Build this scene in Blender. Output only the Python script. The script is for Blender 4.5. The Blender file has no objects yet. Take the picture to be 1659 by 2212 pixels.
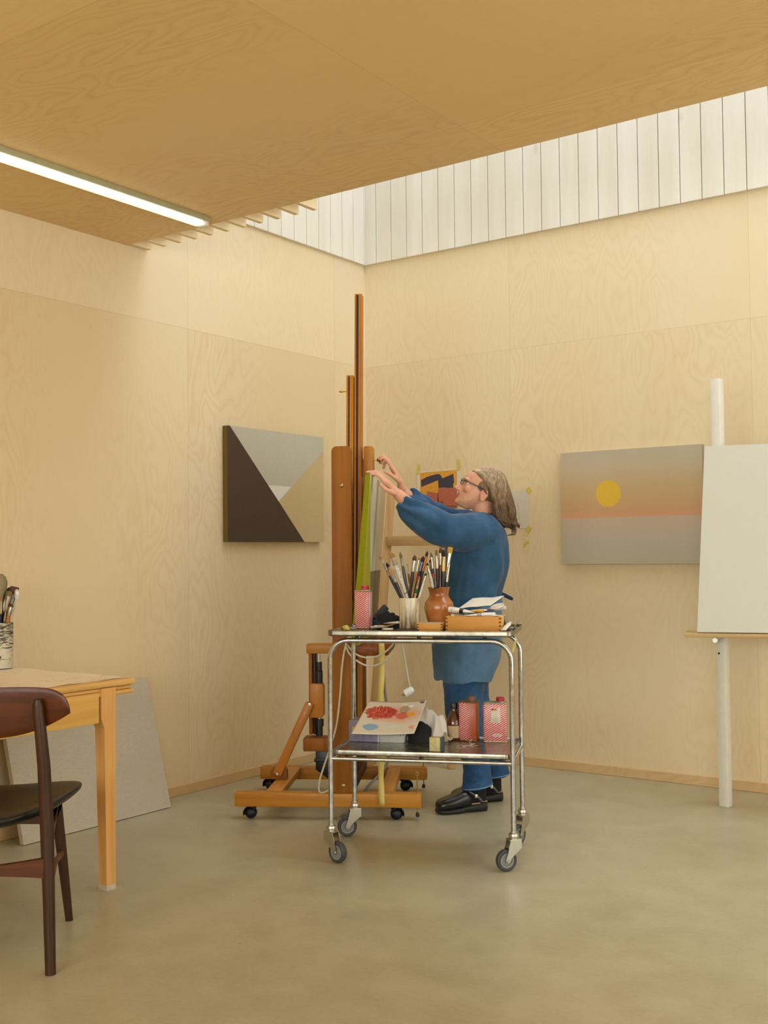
SKY_W, SIDE_W, BACK_W = 146., 90., 165.
import bpy, bmesh, math, random
import numpy as np
from mathutils import Vector, Matrix, Euler
random.seed(7)
S = bpy.context.scene
COL = S.collection
PI = math.pi
R = math.radians

# ------------------------------------------------------------------ helpers
def lin(c):
    return tuple(((v/255)/12.92 if v/255 <= .04045 else ((v/255+.055)/1.055)**2.4) for v in c)

class MB:
    """collects shapes into one mesh"""
    def __init__(s):
        s.v = []; s.f = []; s.m = []; s.col = None
    def add(s, vs, fs, mi=0, M=None):
        o = len(s.v)
        for p in vs:
            p = Vector(p)
            s.v.append(tuple(M @ p if M else p))
        for f in fs:
            s.f.append(tuple(i+o for i in f)); s.m.append(mi)
        return s
    def bm(s, b, mi=0, M=None):
        b.verts.ensure_lookup_table(); b.verts.index_update()
        s.add([v.co for v in b.verts], [[v.index for v in f.verts] for f in b.faces], mi, M)
        b.free(); return s
    def box(s, c, d, bev=0., mi=0, M=None, seg=2, taper=None):
        b = bmesh.new()
        bmesh.ops.create_cube(b, size=1)
        for v in b.verts:
            t = 1.
            if taper and v.co.z < 0: t = taper
            v.co = Vector((c[0]+v.co.x*d[0]*t, c[1]+v.co.y*d[1]*t, c[2]+v.co.z*d[2]))
        if bev > 0:
            bmesh.ops.bevel(b, geom=list(b.edges), offset=bev, segments=seg, profile=.5, affect='EDGES')
        return s.bm(b, mi, M)
    def bar(s, p, q, w, h, bev=0., mi=0, up=(0, 0, 1), M=None):
        """box from p to q; w across, h along up"""
        p = Vector(p); q = Vector(q); d = q-p; L = d.length; z = d.normalized()
        u = Vector(up); x = u.cross(z)
        if x.length < 1e-4: x = Vector((1, 0, 0)).cross(z)
        x.normalize(); y = z.cross(x)
        T = Matrix((x, y, z)).transposed().to_4x4(); T.translation = (p+q)/2
        return s.box((0, 0, 0), (w, h, L), bev, mi, (M @ T) if M else T)
    def loft(s, rings, mi=0, cap=True, M=None, closed=False):
        n = len(rings[0]); vs = [p for r in rings for p in r]; fs = []
        k = len(rings)
        for i in range(k if closed else k-1):
            a = i*n; b = ((i+1) % k)*n
            for j in range(n):
                j2 = (j+1) % n
                fs.append((a+j, a+j2, b+j2, b+j))
        if cap and not closed:
            fs.append(tuple(range(n-1, -1, -1))); fs.append(tuple((k-1)*n+j for j in range(n)))
        return s.add(vs, fs, mi, M)
    def tube(s, pts, r, n=10, mi=0, cap=True, M=None, flat=1., ref=None):
        pts = [Vector(p) for p in pts]
        rs = r if isinstance(r, (list, tuple)) else [r]*len(pts)
        T = []
        for i in range(len(pts)):
            a = pts[max(i-1, 0)]; b = pts[min(i+1, len(pts)-1)]
            T.append((b-a).normalized())
        u = Vector(ref) if ref else (Vector((0, 0, 1)) if abs(T[0].z) < .9 else Vector((1, 0, 0)))
        rings = []
        for p, t, rr in zip(pts, T, rs):
            u = (u - t*u.dot(t))
            if u.length < 1e-6: u = t.orthogonal()
            u.normalize(); w = t.cross(u)
            ra, rb = rr if isinstance(rr, (list, tuple)) else (rr, rr*flat)
            rings.append([p + u*(ra*math.cos(2*PI*k/n)) + w*(rb*math.sin(2*PI*k/n)) for k in range(n)])
        return s.loft(rings, mi, cap, M)
    def lathe(s, prof, n=28, mi=0, c=(0, 0, 0), M=None, ell=1., mis=None):
        rings = [[(c[0]+r*math.cos(2*PI*k/n), c[1]+ell*r*math.sin(2*PI*k/n), c[2]+z) for k in range(n)] for r, z in prof]
        if mis is None: return s.loft(rings, mi, True, M)
        for i in range(len(rings)-1):
            s.loft(rings[i:i+2], mis[i], False, M)
        return s
    def ell(s, c, r, mi=0, M=None, nu=16, nv=10):
        rings = []
        for i in range(1, nv):
            th = PI*i/nv
            rings.append([(c[0]+r[0]*math.sin(th)*math.cos(2*PI*k/nu), c[1]+r[1]*math.sin(th)*math.sin(2*PI*k/nu), c[2]-r[2]*math.cos(th)) for k in range(nu)])
        return s.loft(rings, mi, True, M)
    def prism(s, poly, y0, y1, mi=0, M=None, plane='xz', bev=0.):
        """extrude a 2-D polygon; plane xz extrudes along y, xy along z, yz along x"""
        def P(a, b, t):
            return {'xz': (a, t, b), 'xy': (a, b, t), 'yz': (t, a, b)}[plane]
        b = bmesh.new()
        lo = [b.verts.new(P(a, c, y0)) for a, c in poly]; hi = [b.verts.new(P(a, c, y1)) for a, c in poly]
        n = len(poly)
        b.faces.new(lo); b.faces.new(hi[::-1])
        for i in range(n): b.faces.new((lo[i], hi[i], hi[(i+1) % n], lo[(i+1) % n]))
        bmesh.ops.recalc_face_normals(b, faces=list(b.faces))
        if bev > 0:
            bmesh.ops.bevel(b, geom=list(b.edges), offset=bev, segments=2, profile=.5, affect='EDGES')
        return s.bm(b, mi, M)
    def grid(s, fn, nu, nv, mi=0, M=None):
        vs = [fn(i/nu, j/nv) for j in range(nv+1) for i in range(nu+1)]
        fs = [(j*(nu+1)+i, j*(nu+1)+i+1, (j+1)*(nu+1)+i+1, (j+1)*(nu+1)+i) for j in range(nv) for i in range(nu)]
        return s.add(vs, fs, mi, M)
    def mesh(s, name, mats, smooth=True, ang=35, fix=True):
        me = bpy.data.meshes.new(name)
        me.from_pydata(s.v, [], s.f)
        if not isinstance(mats, (list, tuple)): mats = [mats]
        for m in mats: me.materials.append(m)
        me.polygons.foreach_set('material_index', s.m)
        if fix:
            b = bmesh.new(); b.from_mesh(me)
            bmesh.ops.recalc_face_normals(b, faces=list(b.faces))
            b.to_mesh(me); b.free()
        if smooth:
            me.polygons.foreach_set('use_smooth', [True]*len(me.polygons))
            me.set_sharp_from_angle(angle=R(ang))
        me.update()
        return me

def link(name, data, parent=None, M=None):
    o = bpy.data.objects.new(name, data); COL.objects.link(o)
    if parent is not None: o.parent = parent
    if M is not None: o.matrix_world = M if parent is None else o.matrix_world
    if M is not None and parent is not None: o.matrix_local = M
    return o
def tag(o, label, cat, group=None):
    o['label'] = label; o['category'] = cat
    if group: o['group'] = group
    return o
def thing(name, label, cat, M=None, group=None):
    o = link(name, None, None, M or Matrix()); o.empty_display_size = .1
    return tag(o, label, cat, group)
def part(name, mb, mat, parent, smooth=True, ang=35, label=None, M=None):
    o = link(name, mb.mesh(name, mat, smooth, ang), parent, M)
    if label: o['label'] = label
    return o
def solo(name, label, cat, mb, mat, M=None, group=None, smooth=True, ang=35):
    return tag(link(name, mb.mesh(name, mat, smooth, ang), None, M or Matrix()), label, cat, group)
def struct(name, mb, mat, smooth=False, parent=None, ang=30):
    o = link(name, mb.mesh(name, mat, smooth, ang), parent)
    if parent is None: o['kind'] = 'structure'
    return o
def frame(loc, ang=0.):
    return Matrix.Translation(Vector(loc)) @ Matrix.Rotation(ang, 4, 'Z')

# ------------------------------------------------------------------ materials
class NT:
    def __init__(s, name):
        s.m = bpy.data.materials.new(name); s.m.use_nodes = True
        s.t = s.m.node_tree; s.b = s.t.nodes['Principled BSDF']; s.tc = None
    def n(s, ty, **kw):
        x = s.t.nodes.new(ty)
        for k, v in kw.items():
            if k.startswith('i_'):
                x.inputs[k[2:].replace('_', ' ')].default_value = v
            else: setattr(x, k, v)
        return x
    def l(s, a, b): s.t.links.new(a, b)
    def co(s):
        if s.tc is None: s.tc = s.n('ShaderNodeTexCoord').outputs['Object']
        return s.tc
    def map(s, scale=(1, 1, 1), loc=(0, 0, 0), rot=(0, 0, 0), src=None):
        x = s.n('ShaderNodeMapping'); x.inputs['Scale'].default_value = scale
        x.inputs['Location'].default_value = loc; x.inputs['Rotation'].default_value = rot
        s.l(src or s.co(), x.inputs['Vector']); return x.outputs[0]
    def noise(s, vec, scale=1., detail=3., rough=.5, dist=0.):
        x = s.n('ShaderNodeTexNoise'); x.inputs['Scale'].default_value = scale; x.inputs['Detail'].default_value = detail
        x.inputs['Roughness'].default_value = rough; x.inputs['Distortion'].default_value = dist
        s.l(vec, x.inputs['Vector']); return x.outputs['Fac']
    def math(s, op, a, b=None, c=None, clamp=False):
        x = s.n('ShaderNodeMath', operation=op); x.use_clamp = clamp
        for i, v in enumerate((a, b, c)):
            if v is None: continue
            if isinstance(v, (int, float)): x.inputs[i].default_value = v
            else: s.l(v, x.inputs[i])
        return x.outputs[0]
    def ramp(s, f, stops, interp='LINEAR'):
        x = s.n('ShaderNodeValToRGB'); cr = x.color_ramp; cr.interpolation = interp
        while len(cr.elements) < len(stops): cr.elements.new(.5)
        for e, (p, c) in zip(cr.elements, stops):
            e.position = p; e.color = (*c, 1) if len(c) == 3 else c
        s.l(f, x.inputs[0]); return x.outputs[0]
    def mix(s, f, a, b, blend='MIX'):
        x = s.n('ShaderNodeMix', data_type='RGBA', blend_type=blend)
        for i, v in ((0, f), (6, a), (7, b)):
            if isinstance(v, (int, float)): x.inputs[i].default_value = v
            elif isinstance(v, tuple): x.inputs[i].default_value = (*v, 1) if len(v) == 3 else v
            else: s.l(v, x.inputs[i])
        return x.outputs[2]
    def sep(s, vec=None):
        x = s.n('ShaderNodeSeparateXYZ'); s.l(vec or s.co(), x.inputs[0]); return x.outputs
    def bump(s, h, strength=.2, dist=.002):
        x = s.n('ShaderNodeBump'); x.inputs['Strength'].default_value = strength; x.inputs['Distance'].default_value = dist
        s.l(h, x.inputs['Height']); s.l(x.outputs[0], s.b.inputs['Normal'])
    def done(s, col=None, rough=.5, metal=0., spec=.5, coat=0., sheen=0.):
        if col is not None:
            if isinstance(col, tuple): s.b.inputs['Base Color'].default_value = (*col, 1)
            else: s.l(col, s.b.inputs['Base Color'])
        if isinstance(rough, (int, float)): s.b.inputs['Roughness'].default_value = rough
        else: s.l(rough, s.b.inputs['Roughness'])
        s.b.inputs['Metallic'].default_value = metal
        s.b.inputs['Specular IOR Level'].default_value = spec
        s.b.inputs['Coat Weight'].default_value = coat
        s.b.inputs['Sheen Weight'].default_value = sheen
        return s.m

def plain(name, c, rough=.5, metal=0., var=.08, sc=30., spec=.5, coat=0., bump=0.):
    t = NT(name); c = lin(c)
    f = t.noise(t.co(), sc, 3)
    a = tuple(v*(1-var) for v in c); b = tuple(min(1, v*(1+var)) for v in c)
    col = t.ramp(f, [(.3, a), (.7, b)])
    if bump: t.bump(f, bump, .001)
    return t.done(col, rough, metal, spec, coat)

def wood(name, c1, c2, axis='z', sc=1., rough=.4, coat=0., spec=.3, wear=None):
    coat *= .3; rough += .06
    t = NT(name); c1 = lin(c1); c2 = lin(c2)
    s = {'x': (2., 40., 40.), 'y': (40., 2., 40.), 'z': (40., 40., 2.)}[axis]
    v = t.map(tuple(k*sc for k in s))
    f = t.noise(v, 1., 5, .6, .6)
    col = t.ramp(f, [(.28, c2), (.62, c1)])
    g = t.noise(t.map(tuple(.12*k*sc for k in s)), 1., 2)
    col = t.mix(t.math('MULTIPLY', g, .55), col, c2)
    if wear:
        w = t.noise(t.co(), 14., 4, .7)
        col = t.mix(t.ramp(w, [(.62, (0, 0, 0)), (.7, (1, 1, 1))]), col, lin(wear))
    t.bump(f, .06, .001)
    return t.done(col, rough, 0, spec, coat)

def plywood(name, base, dark, light, axes, panel=(1.222, 2.4), off=(0, 0), rough=.55, seam=.55, amp=1., jit=.05, pale=None):
    """birch plywood sheets: axes=(across grain, along grain); flame figure, sheet joints, small knots"""
    t = NT(name); base, dark, light = lin(base), lin(dark), lin(light)
    o = t.sep(); a = o[axes[0]]; b = o[axes[1]]
    ua = t.math('DIVIDE', t.math('SUBTRACT', a, off[0]), panel[0])
    ub = t.math('DIVIDE', t.math('SUBTRACT', b, off[1]), panel[1])
    ia = t.math('FLOOR', ua); ib = t.math('FLOOR', ub)
    cid = t.n('ShaderNodeCombineXYZ'); t.l(ia, cid.inputs[0]); t.l(ib, cid.inputs[1])
    wn = t.n('ShaderNodeTexWhiteNoise', noise_dimensions='3D'); t.l(cid.outputs[0], wn.inputs['Vector'])
    rnd = wn.outputs['Value']
    # grain vector with a shift for every sheet
    cv = t.n('ShaderNodeCombineXYZ')
    t.l(t.math('ADD', t.math('MULTIPLY', a, 1.), t.math('MULTIPLY', rnd, 17.)), cv.inputs[0])
    t.l(t.math('ADD', t.math('MULTIPLY', b, .34), t.math('MULTIPLY', rnd, 9.)), cv.inputs[1])
    w = t.noise(cv.outputs[0], 3.8, 3., .45, .25)
    bands = t.math('PINGPONG', t.math('MULTIPLY', w, 38.), 1.)
    bands = t.ramp(bands, [(.25, (.0, .0, .0)), (.8, (.55, .55, .55)), (.97, (1, 1, 1))])
    bands = t.math('MULTIPLY', bands, t.ramp(t.noise(cv.outputs[0], 1.3, 1), [(.36, (.12, .12, .12)), (.62, (1, 1, 1))]))
    cv2 = t.n('ShaderNodeCombineXYZ')
    t.l(t.math('MULTIPLY', a, 170.), cv2.inputs[0]); t.l(t.math('MULTIPLY', b, 5.), cv2.inputs[1]); t.l(rnd, cv2.inputs[2])
    fine = t.noise(cv2.outputs[0], 1., 3, .6)
    broad = t.noise(cv.outputs[0], .8, 2)
    col = t.ramp(t.math('ADD', t.math('MULTIPLY', broad, .8), t.math('MULTIPLY', fine, .2)), [(.3, base), (.7, light)])
    col = t.mix(t.math('MULTIPLY', bands, .24*amp), col, dark)
    col = t.mix(t.math('MULTIPLY', fine, .20*amp), col, dark)
    if pale: col = t.mix(t.math('MULTIPLY', t.math('GREATER_THAN', ib, .5), .3), col, lin(pale))
    # knots
    vo = t.n('ShaderNodeTexVoronoi'); vo.inputs['Scale'].default_value = 2.6
    t.l(t.co(), vo.inputs['Vector'])
    kn = t.ramp(vo.outputs['Distance'], [(.008, (1, 1, 1)), (.014, (0, 0, 0))])
    col = t.mix(t.math('MULTIPLY', kn, .7), col, tuple(v*.35 for v in dark))
    # sheet to sheet difference
    hs = t.n('ShaderNodeHueSaturation'); t.l(col, hs.inputs['Color'])
    t.l(t.math('ADD', 1-jit, t.math('MULTIPLY', rnd, 2*jit)), hs.inputs['Value']); col = hs.outputs[0]
    # joints
    def joint(u, ln):
        fr = t.math('FRACT', u); d = t.math('MINIMUM', fr, t.math('SUBTRACT', 1., fr))
        d = t.math('MULTIPLY', d, ln)
        return t.math('LESS_THAN', d, .0011)
    j = t.math('MAXIMUM', joint(ua, panel[0]), joint(ub, panel[1]))
    col = t.mix(t.math('MULTIPLY', j, seam), col, tuple(v*.4 for v in dark))
    t.bump(t.math('SUBTRACT', fine, t.math('MULTIPLY', j, 3.)), .06, .001)
    return t.done(col, rough, 0, .35)
# ------------------------------------------------------------------ shared materials
M = {}
M['ply_wall'] = plywood('birch_wall_left', (227, 206, 163), (206, 168, 112), (236, 219, 184), (1, 2), (1.244, 2.396), (5.312, 0), seam=.32, pale=(238, 224, 198))
M['ply_wall2'] = plywood('birch_wall_right', (227, 207, 165), (206, 170, 116), (236, 220, 186), (0, 2), (1.3895, 2.396), (-3.085, 0), seam=.26, jit=.03, pale=(234, 218, 186))
M['ply_ceil'] = plywood('birch_ceiling', (230, 196, 136), (198, 148, 86), (236, 208, 154), (1, 0), (1.36, 2.44), (3.34, -2.019), seam=.25, amp=1.2, jit=.045)
M['ply_dark'] = plywood('birch_edge', (214, 180, 128), (176, 128, 80), (224, 195, 146), (2, 0), (3, 2.44), (0, 0), seam=.3)
M['ply_dark_y'] = plywood('birch_edge_y', (214, 180, 128), (176, 128, 80), (224, 195, 146), (2, 1), (3, 2.44), (0, 0), seam=.3)

def clad_mat():
    t = NT('whitewashed_boards')
    f = t.noise(t.map((8, 8, .8)), 1., 4, .6)
    col = t.ramp(f, [(.3, lin((229, 222, 206))), (.7, lin((241, 237, 226)))])
    k = t.n('ShaderNodeTexVoronoi'); k.inputs['Scale'].default_value = 1.
    t.l(t.map((5, 5, 2.2)), k.inputs['Vector'])
    kn = t.ramp(k.outputs['Distance'], [(.04, (1, 1, 1)), (.11, (0, 0, 0))])
    col = t.mix(t.math('MULTIPLY', kn, .25), col, lin((170, 160, 140)))
    return t.done(col, .6, 0, .3)
M['clad'] = clad_mat()
M['clad_back'] = plain('groove_backing_pine', (214, 186, 140), .8)  # tan pine backing that shows in the gaps between the boards

def floor_mat():
    t = NT('polished_concrete')
    o = t.co()
    a = t.noise(o, .9, 5, .55, .4); b = t.noise(o, 6., 5, .6); c = t.noise(o, 60., 3, .6)
    f = t.math('ADD', t.math('ADD', t.math('MULTIPLY', a, .5), t.math('MULTIPLY', b, .32)), t.math('MULTIPLY', c, .18))
    col = t.ramp(f, [(.36, lin((160, 151, 120))), (.5, lin((176, 168, 137))), (.64, lin((189, 182, 152)))])
    # light paint specks and dark grit
    v = t.n('ShaderNodeTexVoronoi'); v.inputs['Scale'].default_value = 7.; t.l(t.map((1, 1, 1), (0, 0, 0)), v.inputs['Vector'])
    sp = t.ramp(v.outputs['Distance'], [(.02, (1, 1, 1)), (.035, (0, 0, 0))])
    sel = t.n('ShaderNodeSeparateColor'); t.l(v.outputs['Color'], sel.inputs[0])
    col = t.mix(t.math('MULTIPLY', sp, t.math('GREATER_THAN', sel.outputs[0], .55)), col, lin((218, 210, 190)))
    v2 = t.n('ShaderNodeTexVoronoi'); v2.inputs['Scale'].default_value = 9.; t.l(t.map((1, 1, 1), (3.3, 1.7, 0)), v2.inputs['Vector'])
    sp2 = t.ramp(v2.outputs['Distance'], [(.02, (1, 1, 1)), (.03, (0, 0, 0))])
    sel2 = t.n('ShaderNodeSeparateColor'); t.l(v2.outputs['Color'], sel2.inputs[0])
    col = t.mix(t.math('MULTIPLY', sp2, t.math('GREATER_THAN', sel2.outputs[1], .6)), col, lin((84, 74, 58)))
    # a few long pale scratches
    wv = t.noise(t.map((1.3, 14., 1.), (0, 0, 0), (0, 0, R(20))), 1., 2, .4, .2)
    sc = t.math('LESS_THAN', t.math('ABSOLUTE', t.math('SUBTRACT', wv, .735)), .004)
    col = t.mix(t.math('MULTIPLY', sc, .5), col, lin((205, 196, 176)))
    rg = t.math('ADD', .2, t.math('MULTIPLY', t.math('ADD', a, b), .13))
    t.bump(c, .02, .001)
    return t.done(col, rg, 0, .5)
M['floor'] = floor_mat()
M['fin'] = wood('pale_spruce', (240, 222, 184), (226, 200, 154), 'y', .5, .6)
M['white_paint'] = plain('white_paint', (226, 223, 212), .5)
M['roof_white'] = plain('roof_white', (235, 232, 222), .7)

# ------------------------------------------------------------------ the room
XL, YR = -4.127, 5.633          # the two walls that meet in the corner
XE, YB = 3.2, -2.6
ZC, ZT = 2.744, 6.6             # underside of the loft, underside of the roof
YE = 3.658                      # edge of the loft
struct('floor', MB().box(((XL+XE)/2, (YR+YB)/2, -.05), (XE-XL+.4, YR-YB+.4, .1)), M['floor'])
struct('wall_left', MB().box((XL-.05, (YR+YB)/2, 1.525), (.1, YR-YB+.2, 3.05)), M['ply_wall'])
struct('wall_right', MB().box(((XL+XE)/2, YR+.05, 1.525), (XE-XL, .1, 3.05)), M['ply_wall2'])

def cladding(name, axis, j0, step, k0, k1, end):
    mb = MB()
    bw = .0035
    for k in range(k0, k1):
        a = j0+step*k; b = a+step
        a = max(a, end[0]); b = min(b, end[1])
        if b-a < .01: continue
        if axis == 'x': mb.box(((a+b)/2, YR-.006, 4.83), (b-a-bw, .024, 3.56), .003, 0)
        else: mb.box((XL+.006, (a+b)/2, 4.83), (.024, b-a-bw, 3.56), .003, 0)
    if axis == 'x': mb.box(((end[0]+end[1])/2, YR+.05, 4.825), (end[1]-end[0], .1, 3.55), 0, 1)
    else: mb.box((XL-.05, (end[0]+end[1])/2, 4.825), (.1, end[1]-end[0], 3.55), 0, 1)
    return struct(name, mb, [M['clad'], M['clad_back']], False)
cladding('wall_right_upper', 'x', -4.024, .11655, -1, 64, (XL+.004, XE))
cladding('wall_left_upper', 'y', 4.57, .1154, -10, 10, (YE-.2, YR-.003))

# loft over the front of the room: panelled underside, joist ends at its edge
struct('ceiling', MB().box(((XL+XE)/2, (YE+YB)/2, ZC+.007), (XE-XL, YE-YB, .014)), M['ply_ceil'])
struct('ceiling_loft', MB().box(((XL+XE)/2, (YE+YB)/2-.02, ZC+.145), (XE-XL, YE-YB-.04, .26)), M['roof_white'])
for k in range(11):
    x = -4.106+.1059*k
    struct('trim_%d' % (k+1), MB().box((x, YE+.0665, ZC+.076), (.024, .131, .148), .001), M['fin'])
struct('wall_loft', MB().box(((XL+XE)/2, 3.55, 4.8), (XE-XL, .08, 3.6)), M['roof_white'])
# roof with the long skylight over the tall strip
SK = (-3.9, 3.0, 3.78, 5.5)
mb = MB()
mb.box(((XL+XE)/2, (3.5+SK[2])/2, ZT+.06), (XE-XL, SK[2]-3.5, .12))
mb.box(((XL+XE)/2, (YR+SK[3])/2, ZT+.06), (XE-XL, YR-SK[3], .12))
mb.box(((XL+SK[0])/2, (SK[2]+SK[3])/2, ZT+.06), (SK[0]-XL, SK[3]-SK[2], .12))
mb.box(((XE+SK[1])/2, (SK[2]+SK[3])/2, ZT+.06), (XE-SK[1], SK[3]-SK[2], .12))
struct('ceiling_upper', mb, M['roof_white'])
# side wall with the wide window, back wall with a window
W1 = (.2, 4.7, .3, 2.5)         # y0 y1 z0 z1
mb = MB()
mb.box((XE+.05, (YB+W1[0])/2, 1.5), (.1, W1[0]-YB, 3.0)); mb.box((XE+.05, (YR+W1[1])/2, 1.5), (.1, YR-W1[1], 3.0))
mb.box((XE+.05, (W1[0]+W1[1])/2, W1[2]/2), (.1, W1[1]-W1[0], W1[2])); mb.box((XE+.05, (W1[0]+W1[1])/2, (W1[3]+3.)/2), (.1, W1[1]-W1[0], 3.-W1[3]))
mb.box((XE+.05, (3.5+YR)/2, 4.8), (.1, YR-3.5, 3.6))
struct('wall_side', mb, M['ply_wall'])
mb = MB()
for y in (W1[0]+.03, (W1[0]*2+W1[1])/3, (W1[0]+W1[1]*2)/3, W1[1]-.03): mb.box((XE+.05, y, (W1[2]+W1[3])/2), (.07, .06, W1[3]-W1[2]))
for z in (W1[2]+.03, W1[3]-.03): mb.box((XE+.05, (W1[0]+W1[1])/2, z), (.07, W1[1]-W1[0], .06))
struct('window_1', mb, M['white_paint'])
W2 = (-2.6, 2.4, .9, 2.4)
mb = MB()
mb.box(((XL+W2[0])/2, YB-.05, 1.4), (W2[0]-XL, .1, 2.8)); mb.box(((XE+W2[1])/2, YB-.05, 1.4), (XE-W2[1], .1, 2.8))
mb.box(((W2[0]+W2[1])/2, YB-.05, W2[2]/2), (W2[1]-W2[0], .1, W2[2])); mb.box(((W2[0]+W2[1])/2, YB-.05, (W2[3]+2.8)/2), (W2[1]-W2[0], .1, 2.8-W2[3]))
struct('wall_back', mb, M['ply_wall2'])
struct('baseboard_left', MB().box((XL+.006, (YR+YB)/2, .0255), (.012, YR-YB, .05), .0015), M['ply_dark_y'])
struct('baseboard_right', MB().box(((XL+XE)/2, YR-.006, .0255), (XE-XL, .012, .05), .0015), M['ply_dark'])

# ------------------------------------------------------------------ light: daylight through the skylight and windows, one lit strip lamp
def area(name, loc, rot, sx, sy, power, col):
    d = bpy.data.lights.new(name, 'AREA'); d.shape = 'RECTANGLE'; d.size = sx; d.size_y = sy
    d.energy = power; d.color = col
    o = bpy.data.objects.new(name, d); COL.objects.link(o); o.location = loc; o.rotation_euler = rot
    return o
area('skylight_daylight', ((SK[0]+SK[1])/2, (SK[2]+SK[3])/2, ZT+.05), (0, 0, 0), SK[1]-SK[0], SK[3]-SK[2], SKY_W, (.91, 1., 1.17))
area('side_window_daylight', (XE+.09, (W1[0]+W1[1])/2, (W1[2]+W1[3])/2), (0, R(90), 0), W1[3]-W1[2], W1[1]-W1[0], SIDE_W, (.98, 1., .97))
area('back_window_daylight', ((W2[0]+W2[1])/2, YB-.09, (W2[2]+W2[3])/2), (R(90), 0, 0), W2[1]-W2[0], W2[3]-W2[2], BACK_W, (.98, 1., .97))
w = bpy.data.worlds.new('sky'); S.world = w; w.use_nodes = True
w.node_tree.nodes['Background'].inputs[0].default_value = (.9, .95, 1., 1)
w.node_tree.nodes['Background'].inputs[1].default_value = .6

t = NT('lamp_diffuser'); t.b.inputs['Emission Color'].default_value = (*lin((255, 252, 216)), 1); t.b.inputs['Emission Strength'].default_value = 1.1
M['lamp'] = t.done(lin((250, 248, 230)), .5)
M['lamp_body'] = plain('lamp_body', (176, 172, 140), .45)
lt = thing('ceiling_light', 'long thin lit strip lamp fixed under the plywood ceiling', 'lamp', frame((-3.507, 2.2, ZC)))
part('housing', MB().box((0, 0, -.012), (.058, 2.74, .024), .002), M['lamp_body'], lt)
part('diffuser', MB().box((0, -.012, -.034), (.054, 2.7, .022), .008), M['lamp'], lt, label='glowing white diffuser')
part('end_cap', MB().box((0, 1.356, -.033), (.058, .026, .026), .009), M['white_paint'], lt)

# ------------------------------------------------------------------ camera
cam = bpy.data.cameras.new('camera'); cam.sensor_fit = 'VERTICAL'; cam.sensor_height = 36.; cam.lens = 2381.57/2212*36.
cam.clip_start = .05; cam.clip_end = 60
co = bpy.data.objects.new('camera', cam); COL.objects.link(co); S.camera = co
yw, pt, rl = -.6168, .0370, -.0101
fv = Vector((math.sin(yw)*math.cos(pt), math.cos(yw)*math.cos(pt), math.sin(pt)))
rv = Vector((math.cos(yw), -math.sin(yw), 0)); uv = rv.cross(fv)
c_, s_ = math.cos(rl), math.sin(rl)
xr = c_*rv+s_*uv; yu = -s_*rv+c_*uv
mw = Matrix((xr, yu, -fv)).transposed().to_4x4(); mw.translation = (0, 0, 1.22); co.matrix_world = mw
S.view_settings.view_transform = 'Standard'; S.view_settings.look = 'None'; S.view_settings.gamma = 1.; S.view_settings.exposure = 0.
S.view_settings.use_curve_mapping = False
S.cycles.max_bounces = 7; S.cycles.diffuse_bounces = 4; S.cycles.glossy_bounces = 3; S.cycles.transmission_bounces = 5
S.cycles.use_adaptive_sampling = True; S.cycles.adaptive_threshold = .05; S.cycles.adaptive_min_samples = 12
S.cycles.use_denoising = True; S.cycles.sample_clamp_indirect = 6.; S.cycles.caustics_reflective = False; S.cycles.caustics_refractive = False
# ------------------------------------------------------------------ pictures on the walls
def linen(name, c, var=.06, rough=.85):
    t = NT(name); c = lin(c)
    f = t.noise(t.map((260, 260, 30)), 1., 3); g = t.noise(t.map((30, 30, 260)), 1., 3); h = t.noise(t.co(), 3., 3)
    q = t.math('ADD', t.math('ADD', t.math('MULTIPLY', f, .35), t.math('MULTIPLY', g, .35)), t.math('MULTIPLY', h, .3))
    col = t.ramp(q, [(.35, tuple(v*(1-var*1.6) for v in c)), (.65, tuple(min(1, v*(1+var)) for v in c))])
    t.bump(q, .1, .001)
    return t.done(col, rough, 0, .25)
M['p_dark'] = linen('paint_umber', (80, 66, 50))
M['p_grey'] = linen('paint_pale_grey', (190, 186, 166))
M['p_white'] = linen('paint_chalk', (222, 220, 208))
M['p_tan'] = linen('paint_sand', (198, 176, 130))
M['p_edge'] = linen('paint_olive_edge', (112, 92, 46))
M['linen'] = linen('raw_linen', (194, 184, 160), .08)
M['linen_edge'] = linen('raw_linen_edge', (180, 172, 148))

# left wall: canvas of three triangles.  local x = along the wall (+y of the room), y = out of the wall, z up
Mp = Matrix(((0, 1, 0, XL), (1, 0, 0, 4.735), (0, 0, 1, 1.6), (0, 0, 0, 1)))
w2, z0, z1, d = .412, -.312, .312, .037
mb = MB()
mb.box((0, d/2, 0), (2*w2, d-.002, z1-z0), .003, 0)
def face(pts, mi): mb.add([(p[0], d, p[1]) for p in pts], [tuple(range(len(pts)))], mi)
TL, TR, BL, BR = (-w2, z1), (w2, z1), (-w2, z0), (w2, z0)
ap = (.0035, -.082); sl = (.231, z0); tl2 = (-w2+.02, z1)
rt_ = (w2, .229)
def on(a, b, z): k = (z-a[1])/(b[1]-a[1]); return (a[0]+(b[0]-a[0])*k, z)
l1 = on(tl2, sl, .005); r1 = on(ap, rt_, .004)
face([TL, tl2, sl, BL], 1)
face([tl2, TR, rt_, r1, l1], 2)
face([l1, r1, ap], 3)
face([ap, rt_, BR, sl], 4)
p = solo('painting', 'small abstract canvas with a big dark brown triangle against grey and sand on left wall', 'painting', mb, [M['p_edge'], M['p_dark'], M['p_grey'], M['p_white'], M['p_tan']], Mp, smooth=False)

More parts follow.
